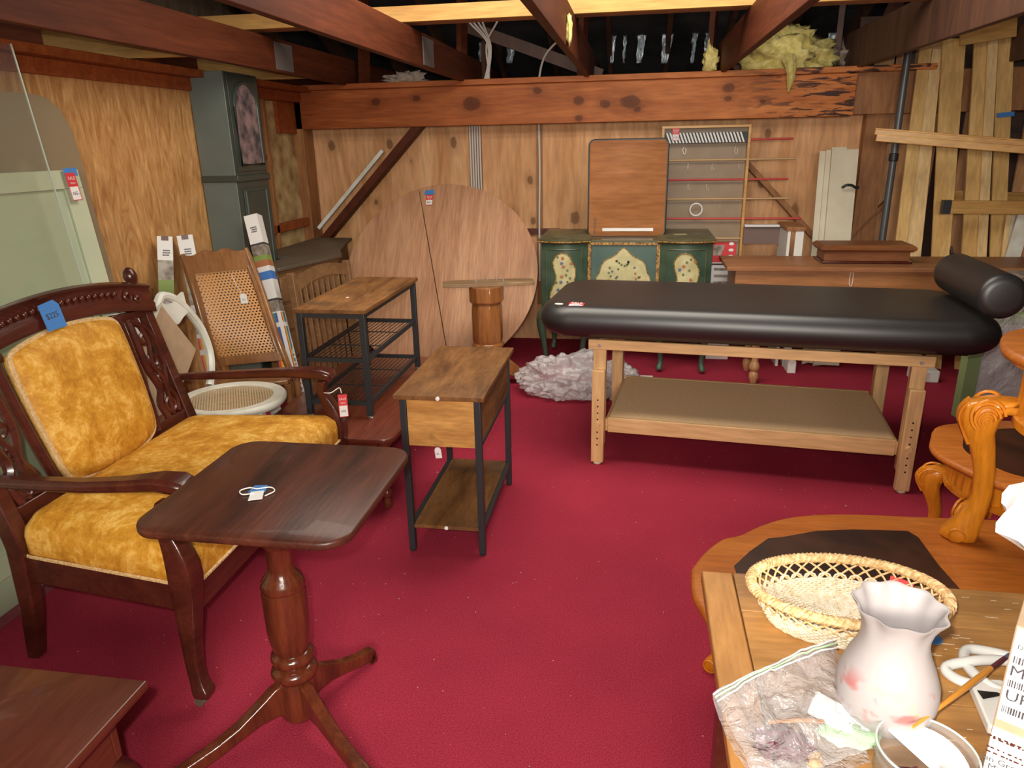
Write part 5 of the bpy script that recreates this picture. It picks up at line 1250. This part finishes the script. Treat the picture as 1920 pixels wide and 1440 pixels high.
# bolster
r = thing('bolster', 'black vinyl cylindrical bolster lying on the right end of the massage table', 'bolster', (1.62, 3.66, .84))
ba, bb_ = V((1.70, 3.98, .935)), V((1.56, 3.39, .935))
ba = PZ(1800, 515, .935)*1; bb_ = PZ(1880, 575, .935)*1
ba = V((1.60, 3.98, .935)); bb_ = V((1.555, 3.33, .935))
d_ = (bb_-ba).normalized(); Rq = d_.to_track_quat('Z', 'Y').to_matrix(); Ln = (bb_-ba).length
MB().lathe([(.001, -.002), (.06, -.002), (.085, .004), (.096, .02), (.097, .04), (.097, Ln-.04), (.096, Ln-.02), (.085, Ln-.004), (.06, Ln+.002), (.001, Ln+.002)], ba, 36, Rq).build('cushion', M['leather'], r, W=True, smooth=60)
MB().tube(spline([ba-d_*.0+V((-.02, 0, .09)), ba-d_*.03+V((-.02, 0, .115)), ba-d_*.05+V((-.01, 0, .08)), ba-d_*.02+V((0, 0, .04))], 5), .010, 6, flat=.5).build('handle_strap', M['black'], r, W=True)

# ================================================================== RIGHT FOREGROUND
def scal(cx, cy, a, b, n=72, amp=.035, lob=8, p=2.4):
    P = []
    for i in range(n):
        t = 2*PI*i/n; c, s = math.cos(t), math.sin(t)
        k = 1+amp*math.cos(lob*t)
        P.append((cx+a*k*abs(c)**(2/p)*(1 if c >= 0 else -1), cy+b*k*abs(s)**(2/p)*(1 if s >= 0 else -1)))
    return P
def cab_leg(r, x, y, z0, z1, dx, dy, mat, s=1.):
    """carved cabriole leg with scroll knee and a scroll foot, splaying towards (dx, dy)"""
    d = V((dx, dy, 0)).normalized(); e = V((-d.y, d.x, 0)); h = z1-z0; L = []
    for t, o, w, dp in ((1.0, -.01, .050, .050), (.96, .012, .062, .075), (.90, .028, .066, .080), (.83, .034, .062, .072), (.76, .028, .052, .058), (.66, .012, .044, .046), (.52, -.004, .038, .038), (.36, -.008, .034, .034), (.24, 0.0, .036, .036), (.14, .014, .044, .046), (.07, .026, .052, .060), (.02, .034, .050, .062), (0, .032, .042, .05)):
        c = V((x, y, z0+h*t))+d*o*s; w *= s*.62; dp *= s*.62
        ring = []
        for k in range(12):
            a = 2*PI*k/12; ca, sa = math.cos(a), math.sin(a)
            ring.append(c+d*dp*abs(ca)**.7*(1 if ca > 0 else -1)+e*w*abs(sa)**.7*(1 if sa > 0 else -1))
        L.append(ring)
    mb = MB().loft(L)
    # carved scroll lines on the knee and foot
    for sg in (-1, 1):
        for q, R_ in ((0, .046), (1, .030), (2, .016)):
            pts = []
            for k in range(12):
                a = -.6+k*.36; c = V((x, y, z0+h*.875))+d*(.022*s+R_*s*math.cos(a))+V((0, 0, R_*s*math.sin(a)))+e*sg*(.036*s-.002*q)
                pts.append(c)
            mb.tube(pts, .0045*s, 6)
        pts = [V((x, y, z0+h*.055))+d*(.036*s+.022*s*math.cos(a))+V((0, 0, .022*s*math.sin(a)))+e*sg*.031*s for a in [2*PI*k/14 for k in range(14)]]
        mb.tube(pts, .004*s, 6, True)
    for w_ in (-.45, 0, .45):
        pts = [V((x, y, z0+h*t))+d*(o*s+dp*s*.62*(1-.25*w_*w_))+e*w_*.036*s for t, o, dp in ((.97, .01, .07), (.92, .024, .08), (.86, .032, .078), (.80, .032, .066), (.72, .022, .052))]
        mb.tube(spline(pts, 3), .0045*s, 6)
    return mb.build('leg', mat, r, W=True, smooth=60)
# ---- big coffee table
r = thing('carved_coffee_table', 'large honey orange coffee table with scalloped top and dark inset panel', 'table', (.86, 1.86, 0))
zt = .425
cxx, cyy = .90, 1.79
pts = []
for x, y in ((1296, 1064), (1318, 1036), (1352, 1010), (1385, 1002), (1422, 985), (1470, 970), (1530, 963), (1600, 962), (1700, 966), (1800, 970)):
    q = PZ(x, y, zt); pts.append((q.x, q.y))
left = pts[:]            # from left extreme round to the back edge
xl = pts[0][0]
outline = [(xl, pts[0][1])] + pts[1:]
back = [(1.25, pts[-1][1]-.002), (1.42, pts[-1][1]-.05), (1.56, pts[-1][1]-.16), (1.62, 1.92), (1.60, 1.72)]
low = [(1.50, 1.50), (1.35, 1.40), (1.15, 1.385), (.9, 1.39), (.6, 1.395), (.45, 1.42), (.32, 1.46), (.24, 1.55), (.215, 1.66), (xl-.004, 1.76)]
full = outline+back+low
cs = spline([(a, b, 0) for a, b in full+full[:1]], 4)[:-1]
full2 = [(p.x, p.y) for p in cs][::-1]
full2 = full2
MB().slab(full2, zt-.032, zt, .012).build('tabletop', M['orange_top'], r, W=True, smooth=50)
MB().slab([(x*.985+cxx*.015, y*.985+cyy*.015) for x, y in full2], zt-.048, zt-.03, .006).build('top_moulding', M['orange'], r, W=True)
ins = []
for x, y in ((1376, 1062), (1405, 1035), (1440, 1010), (1470, 1007), (1530, 996), (1600, 993), (1702, 996), (1722, 1008), (1760, 1060), (1800, 1105)):
    q = PZ(x, y, zt); ins.append((q.x, q.y))
ins += [(.96, 1.72), (.86, 1.60), (.45, 1.58), (.33, 1.68)]
MB().prism(ins, zt-.004, zt+.0012).build('inset_panel', M['inset'], r, W=True)
MB().slab([(x*.90+cxx*.10, y*.86+cyy*.14) for x, y in full2], zt-.115, zt-.046, .008).build('apron', M['orange'], r, W=True, smooth=50)
for (x, y, dx, dy) in ((.32, 1.97, -1, .6), (.36, 1.56, -1, -.6), (1.44, 1.98, 1, .6), (1.42, 1.56, 1, -.6)):
    cab_leg(r, x, y, 0, zt-.05, dx, dy, M['orange'], .9)
# ---- end table standing on it
def end_table(r, cx, cy, z0, z1, a, b, legs, drum=None):
    P = scal(cx, cy, a, b, 72, .02, 8, 2.2)
    MB().slab(P, z1-.028, z1, .012).build('tabletop', M['orange_top'], r, W=True, smooth=50)
    MB().prism([(cx+(x-cx)*.72, cy+(y-cy)*.72) for x, y in P], z1-.002, z1+.0012).build('inset_panel', M['inset'], r, W=True)
    mb = MB()
    n = 96
    L = []
    for z in (z1-.13, z1-.027):
        L.append([V((cx+(a*.80+.006*math.cos(48*t))*math.cos(t), cy+(b*.80+.006*math.cos(48*t))*math.sin(t), z)) for t in (2*PI*i/(n*4) for i in range(n*4))])
    MB().loft(L).build('fluted_apron', M['orange'], r, W=True, smooth=60)
    MB().loft([[V((cx+a*k*math.cos(t), cy+b*k*math.sin(t), z)) for t in (2*PI*i/64 for i in range(64))] for z, k in ((z1-.155, .80), (z1-.15, .84), (z1-.135, .84), (z1-.128, .80))]).build('apron_bead', M['orange'], r, W=True)
    for t in legs:
        cab_leg(r, cx+a*.86*math.cos(t), cy+b*.86*math.sin(t), z0, z1-.12, math.cos(t), math.sin(t), M['orange'])
r = thing('carved_end_table', 'honey orange carved end table standing on the floor behind the coffee table', 'table', (1.50, 2.66, 0))
end_table(r, 1.50, 2.665, 0, .50, .385, .345, (2.72, -2.6, .5, -.6))
r = thing('stacked_end_table', 'honey orange end table with carved cabriole leg standing on top of the coffee table', 'table', (1.36, 1.98, zt))
bz = 1.055
cx, cy = 1.345, 2.02
P = scal(cx, cy, .36, .33, 72, .012, 8, 2.1)
MB().slab(P, bz-.03, bz, .013).build('tabletop', M['orange_top'], r, W=True, smooth=50)
MB().slab([(cx+(x-cx)*.93, cy+(y-cy)*.93) for x, y in P], bz-.045, bz-.028, .006).build('top_moulding', M['orange'], r, W=True)
n = 96
MB().loft([[V((cx+(.285+.006*math.cos(32*t))*math.cos(t), cy+(.262+.006*math.cos(32*t))*math.sin(t), z)) for t in (2*PI*i/384 for i in range(384))] for z in (bz-.20, bz-.044)]).build('fluted_apron', M['orange'], r, W=True, smooth=60)
MB().loft([[V((cx+a_*math.cos(t), cy+a_*.92*math.sin(t), z)) for t in (2*PI*i/64 for i in range(64))] for z, a_ in ((bz-.235, .27), (bz-.23, .296), (bz-.205, .298), (bz-.196, .285))]).build('apron_bead', M['orange'], r, W=True)
LX, LY = PZ(1806, 1012, zt).x, PZ(1806, 1012, zt).y
dd = V((LX-cx, LY-cy, 0)).normalized()
def bigleg(x, y, d):
    e = V((-d.y, d.x, 0)); h = bz-.19-zt; L = []
    for t, o, w, dp in ((1.04, -.07, .03, .03), (1.03, -.02, .045, .055), (.99, .018, .05, .07), (.90, .035, .052, .066), (.80, .030, .046, .050), (.68, .012, .040, .040), (.52, -.004, .034, .034), (.36, -.010, .031, .031), (.24, -.004, .033, .033), (.14, .012, .042, .044), (.06, .026, .050, .058), (.015, .030, .050, .060), (0, .028, .044, .052)):
        c = V((x, y, zt+h*t))+d*o; ring = []
        w *= .88; dp *= .84
        for k in range(16):
            a = 2*PI*k/16; ca, sa = math.cos(a), math.sin(a)
            ring.append(c+d*dp*abs(ca)**.7*(1 if ca > 0 else -1)+e*w*abs(sa)**.7*(1 if sa > 0 else -1))
        L.append(ring)
    mb = MB().loft(L)
    for sg in (-1, 1):
        for q, R_ in ((0, .043), (1, .032), (2, .021), (3, .011)):
            mb.tube([V((x, y, zt+h*.93))+d*(.016+R_*.95*math.cos(a))+V((0, 0, R_*1.15*math.sin(a)-.006*q))+e*sg*(.0445-.001*q) for a in [-1.0+k*.33 for k in range(13)]], .0055, 6)
        mb.tube([V((x, y, zt+h*.05))+d*(.036+.022*math.cos(a))+V((0, 0, .020*math.sin(a)))+e*sg*.0425 for a in [2*PI*k/16 for k in range(16)]], .0035, 6, True)
        mb.tube([V((x, y, zt+h*(.97)))-d*.0+e*sg*.03, V((x, y, zt+h*.99))-d*.05+e*sg*.045+V((0, 0, .0)), V((x, y, zt+h*.96))-d*.12+e*sg*.075], .012, 8)
    for w_ in (-.5, -.15, .2, .5):
        pts = [V((x, y, zt+h*t))+d*(o+dp*.84*(1-.3*w_*w_))+e*w_*.05 for t, o, dp in ((1.0, .012, .068), (.95, .026, .070), (.88, .034, .064), (.80, .030, .052), (.71, .018, .042))]
        mb.tube(spline(pts, 3), .005, 6)
    mb.build('leg', M['orange'], r, W=True, smooth=60)
bigleg(LX+.02, LY+.01, dd)
for a in (1.2, -1.1, .1): bigleg(cx+.33*math.cos(a), cy+.26*math.sin(a)*(.8 if a > 1 else .9), V((math.cos(a), math.sin(a), 0)))

# ---- near worn table
TZ = .75
r = thing('worn_side_table', 'worn brown plank-topped table cut off at the lower right of the photo', 'table', (.7, 1.0, 0))
x0, y1 = .160, 1.352
MB().bb(x0, x0+.062, .42, y1, TZ-.024, TZ).build('end_board', M['worn_e'], r, W=True, bevel=.003)
for i, (a, b) in enumerate(((1.225, y1), (1.02, 1.2235), (.80, 1.0185), (.60, .7985), (.42, .5985))):
    MB().bb(x0+.0635, 1.25, a, b, TZ-.024, TZ).build('top_plank', M['worn'], r, W=True, bevel=.0012)
MB().bb(x0+.05, 1.2, y1-.10, y1-.075, TZ-.13, TZ-.024).build('rear_apron', M['cherry'], r, W=True)
MB().bb(x0+.05, x0+.075, .5, y1-.10, TZ-.13, TZ-.024).build('side_apron', M['cherry'], r, W=True)
for x in (x0+.065, 1.18):
    for y in (.5, y1-.09): MB().bb(x-.025, x+.025, y-.025, y+.025, 0, TZ-.024).build('leg', M['cherry'], r, W=True, bevel=.004)
# scratches
random.seed(12)
mb = MB()
for k in range(120):
    x, y = random.uniform(.24, .9), random.uniform(.85, 1.34); l = random.uniform(.002, .014) if k % 4 else random.uniform(.01, .03)
    if x < .5 and random.random() < .5: continue
    mb.bb(x, x+l, y, y+.0009, TZ-.0005, TZ+.0004)
q = mb.build('scratches', M['wicker_w'], r, W=True); q['kind'] = 'stuff'
# ---- wicker basket
bc = PZ(1590, 1108, .815); BX, BY = .402, 1.213; RX, RY = .168, .105
r = thing('wicker_basket', 'oval honey wicker basket with lattice rim on the worn table', 'basket', (BX, BY, TZ))
def ov(k, z, t, ax=0): return V((BX+RX*k*math.cos(t), BY+RY*(k if k > .99 else k*.98)*math.sin(t), TZ+z))
n = 90
MB().tube([ov(1, .070, 2*PI*i/n) for i in range(n)], .0085, 10, True).build('braided_rim', M['rope'], r, W=True)
mb = MB()
for q in range(3):
    mb.tube([ov(1, .070, 2*PI*i/360)+V((.0078*math.cos(2*PI*i/360*40+q*2.1)*math.cos(2*PI*i/360), .0078*math.cos(2*PI*i/360*40+q*2.1)*math.sin(2*PI*i/360), .0078*math.sin(2*PI*i/360*40+q*2.1))) for i in range(360)], .003, 4, True)
mb.build('rim_winding', M['rope'], r, W=True)
mb = MB(); m_ = 34
for i in range(m_):
    for sgn in (-1, 1):
        t0 = 2*PI*i/m_; t1 = t0+sgn*2*PI/m_*1.3
        mb.tube([ov(.99, .064, t0), ov(.95, .050, (t0+t1)/2), ov(.90, .034, t1)], .0019, 5)
mb.build('lattice', M['wicker'], r, W=True)
mb = MB()
for i in range(m_):
    t0 = 2*PI*i/m_; dt = 2*PI/m_
    mb.tube([ov(.90, .030, t0-dt*.5), ov(.915, .040, t0-dt*.3), ov(.92, .044, t0), ov(.915, .040, t0+dt*.3), ov(.90, .030, t0+dt*.5)], .0019, 5)
mb.build('looped_border', M['wicker_w'], r, W=True)
mb = MB()
for j in range(8):
    z = .006+.0037*j; k = .80+.012*j
    mb.tube([ov(k, z, 2*PI*i/120)+V((.0016*math.cos(PI*i/1.0+j*PI)*math.cos(2*PI*i/120), .0016*math.cos(PI*i+j*PI)*math.sin(2*PI*i/120), 0)) for i in range(120)], .0026, 5, True)
mb.build('woven_side', M['wicker_w'], r, W=True)
mb = MB()
for j in range(15):
    k = .80*(1-j/15.); mb.tube([ov(k, .005+.0008*math.cos(PI*i+j*PI), 2*PI*i/72) for i in range(72)], .0034, 5, True)
for i in range(12):
    mb.tube([ov(.02, .0062, PI*2*i/12), ov(.8, .0062, PI*2*i/12)], .002, 4)
mb.build('woven_base', M['wicker_w'], r, W=True)
q = MB().prism([(-.02, -.012), (.02, -.012), (.02, .012), (-.02, .012)], 0, .001, frame(ov(.93, .045, .75), (.8, -.5, 0), (0, .4, 1))).build('price_tag', M['red'], r, W=True)
# ---- frosted shade
vb = PZ(1655, 1345, TZ)
r = thing('frosted_glass_shade', 'frosted glass lamp shade with ruffled rim and painted pink flowers on the worn table', 'glass shade', (.398, .975, TZ))
prof = [(.032, 0, 0), (.046, .003, 0), (.058, .015, 0), (.0675, .035, 0), (.071, .058, 0), (.069, .08, 0), (.061, .104, 0), (.0515, .126, 0), (.0465, .144, 0), (.0465, .162, .008), (.050, .178, .02), (.055, .190, .035), (.060, .198, .05), (.0625, .203, .055)]
MB().lathe(prof+[(p[0]-.003, p[1]+.0005, p[2]) for p in prof[::-1]][:-1]+[(.03, .003, 0)], (0, 0, 0), 72, None, 9, 0, True).build('glass_body', M['frosted'], r, smooth=80)
# ---- blue tape scrap
o = MB().prism([(-.022, -.014), (.012, -.018), (.022, -.004), (.018, .012), (-.014, .018)], 0, .0008, Matrix.Translation(PZ(1742, 1196, TZ+.001)))
o = o.build('blue_tape', M['blue']); tag(o, 'scrap of blue masking tape on the worn table beside the frosted shade', 'tape')
# ---- zip bag
za, zb, zc, zd = PZ(1336, 1300, .785), PZ(1562, 1196, .80), PZ(1640, 1395, .785), PZ(1430, 1470, .775)
r = thing('zip_bag', 'clear zip-top plastic bag with a white zipper edge holding small items', 'bag', (.27, .92, TZ))
def zf(u, v, up_=1):
    p = za*(1-u)*(1-v)+zb*u*(1-v)+zc*u*v+zd*(1-u)*v
    b = math.sin(PI*u)**.6*math.sin(PI*min(1, v*.95+.05))**.6 if 0 < u < 1 else 0
    base = .754-p.z
    h = base*(.9 if up_ < 0 else .0)*1.0
    z = (.7515+.004*b*noise.noise(V((u*6, v*6, 1)))) if up_ < 0 else p.z*(1-v*.4)+ (TZ+.012)*v*.4 + b*(.018+.020*noise.noise(V((u*5, v*5, 2)))+.008*noise.noise(V((u*14, v*14, 7))))
    if up_ < 0: z = max(.7515, z+ (1-v)**6*(p.z-.7515)*.95)
    return V((p.x+.006*noise.noise(V((u*7, v*7, 8))), p.y+.006*noise.noise(V((u*7, v*7, 3))), max(.7515, z)))
MB().grid(lambda u, v: zf(u, v, 1), 44, 44).build('upper_film', M['bag'], r, W=True, smooth=70)
MB().grid(lambda u, v: zf(u, v, -1), 30, 30).build('lower_film', M['bag'], r, W=True, smooth=70)
for o_, w_, mn in ((.035, .0016, 'paper'), (.075, .0018, 'greenitem'), (.115, .0014, 'paper')):
    MB().tube([zf(i/20, o_)+V((0, 0, .002)) for i in range(21)], w_, 5).build('zip_line', M[mn], r, W=True)
# things in the bag
p = PZ(1575, 1345, .772)
o = MB().box(p, (.085, .05, .010), Matrix.Rotation(-.45, 3, 'Z') @ Matrix.Rotation(.2, 3, 'Y')).build('white_packet', M['paper'], bevel=.003); tag(o, 'white paper packet inside the clear zip bag', 'packet')
o = MB().blob(PZ(1590, 1375, .765)+V((0, 0, .0)), (.042, .028, .008), .25, 2, 4, 14).build('green_wrapper', M['greenitem'], smooth=80); tag(o, 'pale green crumpled wrapper beneath the white packet in the zip bag', 'wrapper')
o = MB().blob(PZ(1470, 1395, .768), (.040, .028, .014), .5, 3, 9, 16).build('dark_crumple', M['darkred'], smooth=60); tag(o, 'dark crumpled lump inside the clear zip bag', 'lump')
o = MB().tube([PZ(1440, 1355, .772), PZ(1500, 1350, .776), PZ(1545, 1353, .776)], [.003, .004, .003], 8).build('wood_stick', M['spindle']); tag(o, 'small light brown wooden stick inside the zip bag', 'stick')
o = MB().lathe([(.001, 0), (.012, 0), (.014, .006), (.010, .014), (.001, .016)], PZ(1525, 1430, .756), 14).build('brass_knob', M['gold']); tag(o, 'small brassy knob at the bottom of the zip bag', 'knob')
# ---- clear tub
jc = PZ(1738, 1408, .80); jx, jy = jc.x, jc.y
r = thing('clear_tub', 'round clear plastic tub with screw rim holding scraps on the worn table', 'tub', (jx, jy, TZ))
R_ = .062
MB().lathe([(.001, .0), (R_*.96, 0), (R_, .004), (R_, .03), (R_*1.02, .032), (R_*1.02, .036), (R_, .038), (R_, .044), (R_*1.03, .046), (R_*1.03, .052), (R_*.985, .054), (R_*.975, .050), (R_*.975, .006), (.001, .003)], (0, 0, 0), 56, cap=False).build('tub_wall', M['jar'], r, smooth=60)
MB().tube([V((R_*1.01*math.cos(a), R_*1.01*math.sin(a), .052)) for a in [2*PI*k/56 for k in range(56)]], .0016, 6, True).build('rim', clear('rim_plastic', (.9, .92, .9), .35, .08, (.75, .78, .74), .4), r)
P_ = [V((R_*.93*math.cos(a), R_*.93*math.sin(a), .040)) for a in [-.95+k*.2 for k in range(17)]]
o = MB().loft([[V((jx, jy, TZ))+V((p.x*.98, p.y*.98, .030+p.y*.20+z)) for p in P_ ] for z in (0, .001)]).build('paper_disc', M['paper']); tag(o, 'white paper insert lying inside the round clear tub', 'paper')
o = MB().blob((jx-.012, jy-.026, TZ+.018), (.040, .022, .012), .5, 3, 3, 14).build('dark_scraps', M['darkred'], smooth=60); tag(o, 'dark scraps at the front of the round clear tub', 'scraps')
o = MB().box((jx+.024, jy-.030, TZ+.040), (.036, .024, .005), Matrix.Rotation(-.25, 3, 'Z') @ Matrix.Rotation(.25, 3, 'Y')).build('clear_case', M['bag'], bevel=.001); tag(o, 'tiny clear plastic case lying at the front of the tub', 'case')
# ---- paint brush
a = PZ(1745, 1338, TZ+.060); b = PZ(1900, 1222, TZ+.03)
r = thing('paintbrush', 'paintbrush with honey coloured handle propped on the rim of the clear tub', 'paintbrush', a)
d_ = (b-a)
MB().tube([a-d_*.18-V((0, 0, .0)), a, a+d_*.35, a+d_*.60, a+d_*.72], [.0020, .0030, .0046, .0050, .0036], 12).build('handle', M['honeybrush'], r, W=True)
MB().tube([a+d_*.70, a+d_*.78, a+d_*.88], [.0038, .0040, .0036], 12).build('ferrule', M['darkred'], r, W=True)
MB().tube([a+d_*.87, a+d_*.94, a+d_*1.0], [.0036, .0032, .0008], 12).build('bristles', M['flower_b'], r, W=True)
# ---- white cord and adapter
r = thing('electric_cord', 'thick white electric cord looped on the worn table beside the cardboard box', 'cord', PZ(1800, 1250, TZ))
def tz(x, y, o=.006): return PZ(x, y, TZ+o+.003)
pts = [tz(1905, 1235), tz(1860, 1223), tz(1815, 1218), tz(1808, 1236), tz(1825, 1262, .008), tz(1860, 1288, .010), tz(1900, 1300, .006), tz(1960, 1310)]
MB().tube(spline(pts, 7), .0085, 12).build('outer_loop', M['white'], r, W=True)
pts = [tz(1950, 1255, .012), tz(1890, 1240, .014), tz(1840, 1238, .016), tz(1785, 1246, .009), tz(1774, 1258, .006), tz(1800, 1276, .006), tz(1850, 1290, .006), tz(1900, 1302, .008), tz(1960, 1322)]
MB().tube(spline(pts, 7), .0085, 12).build('inner_loop', M['white'], r, W=True)
P_ = [PZ(x, y, TZ) for x, y in ((1812, 1288), (1850, 1378), (1930, 1400), (1960, 1320), (1870, 1290))]
o = MB().loft([[p+V((0, 0, z)) for p in P_] for z in (.001, .018)]).build('white_adapter', M['white'], bevel=.003); tag(o, 'flat white plastic adapter under the white cord', 'adapter')
MB().loft([[p+V((0, 0, z)) for p in [PZ(x, y, TZ+.018) for x, y in ((1832, 1296), (1843, 1312), (1880, 1305), (1870, 1300))]] for z in (.001, .002)]).build('dark_recess', M['black'], o)
# ---- cardboard box with labels
BR = -math.radians(31)
r = thing('cardboard_box', 'tall cardboard shipping box with white barcode labels at the right edge of the worn table', 'box', (.484, .852, TZ), BR)
RB = Matrix.Rotation(BR, 3, 'Z'); OB = V((.484, .852, TZ)); NB = RB @ V((0, -1, 0)); XB = RB @ V((1, 0, 0))
def onbox(px, py):
    d = ray(px, py); o_ = V((0, 0, H)); t = (OB-o_).dot(NB)/d.dot(NB); p = o_+d*t; q = RB.transposed() @ (p-OB); return q
BH = .268
MB().bb(0, .36, 0, .30, 0, BH).build('carton_body', M['card'], r, bevel=.002)
def pz(y): return onbox(1880, y).z
MB().bb(.002, .30, -.0012, -.0002, pz(1350), BH-.002).build('upper_label', M['paper'], r)
MB().bb(.001, .30, -.0012, -.0002, .001, pz(1368)).build('lower_label', M['paper'], r)
def tx(s, size, px, py, al='LEFT', mat='ink', sx=1.):
    q = onbox(px, py); text('lettering', s, size, frame((q.x, -.0020, q.z), (1, 0, 0), (0, 0, 1)), M[mat], r, align=al, sx=sx)
tx('MO', .022, 1893, 1255); tx('UPC', .022, 1884, 1300); tx('DE', .009, 1908, 1211)
for k, py in enumerate((1225, 1272, 1324)):
    mb = MB(); z0 = pz(py+9); z1 = pz(py-4); x = onbox([1903, 1891, 1879][k], py).x
    random.seed(k)
    for i in range(26):
        w_ = random.choice((.0008, .0014, .002)); mb.bb(x, x+w_, -.0020, -.0012, z0, z1); x += w_+random.choice((.001, .0016))
    mb.build('barcode', M['ink'], r)
for k, (py, px) in enumerate(((1375, 1853), (1382, 1862), (1396, 1850), (1404, 1848))):   # print too small to read
    mb = MB(); q = onbox(px, py); x = q.x
    while x < q.x+.10:
        w_ = random.uniform(.0015, .006)
        mb.bb(x, x+w_, -.0018, -.0012, q.z-.0011, q.z+.0011); x += w_+random.uniform(.0006, .004)
    mb.build('printed_line', M['mahog'], r)
tx('lan Greenha', .0125, 1841, 1414); tx('2 Mill Villa', .0125, 1836, 1426)
# ---- white ruffled paper overhanging the box
L = []
random.seed(4)
for j in range(9):
    t = j/8; ring = []
    for i in range(48):
        a = 2*PI*i/48; k = 1+.03*(1 if i % 3 == 0 else -1)+.05*math.sin(a*5+j)
        ring.append(V((.72+.20*k*math.cos(a)*(.72+.29*min(1, t*2)), .98+.08*k*math.sin(a), 1.02+.115*t)))
    L.append(ring)
wp = MB().loft(L).build('ruffled_paper', M['paper'], smooth=20); tag(wp, 'bright white ruffled paper bundle on the cardboard box at the right edge', 'paper bundle')
# ---- debris on the carpet
mb = MB(); random.seed(21)
for k in range(380):
    x, y = random.uniform(-1.6, 2.3), random.uniform(.8, 4.4); l = random.uniform(.001, .004) if k % 16 else random.uniform(.005, .011)
    mb.box((x, y, .0022), (l, l*random.uniform(.3, .9), .002), Matrix.Rotation(random.uniform(0, 3), 3, 'Z'))
o = mb.build('wood_crumbs', plain('crumb', (.52, .32, .24), .8)); tag(o, 'scattered pale wood crumbs on the crimson carpet', 'crumbs', None, 'stuff')
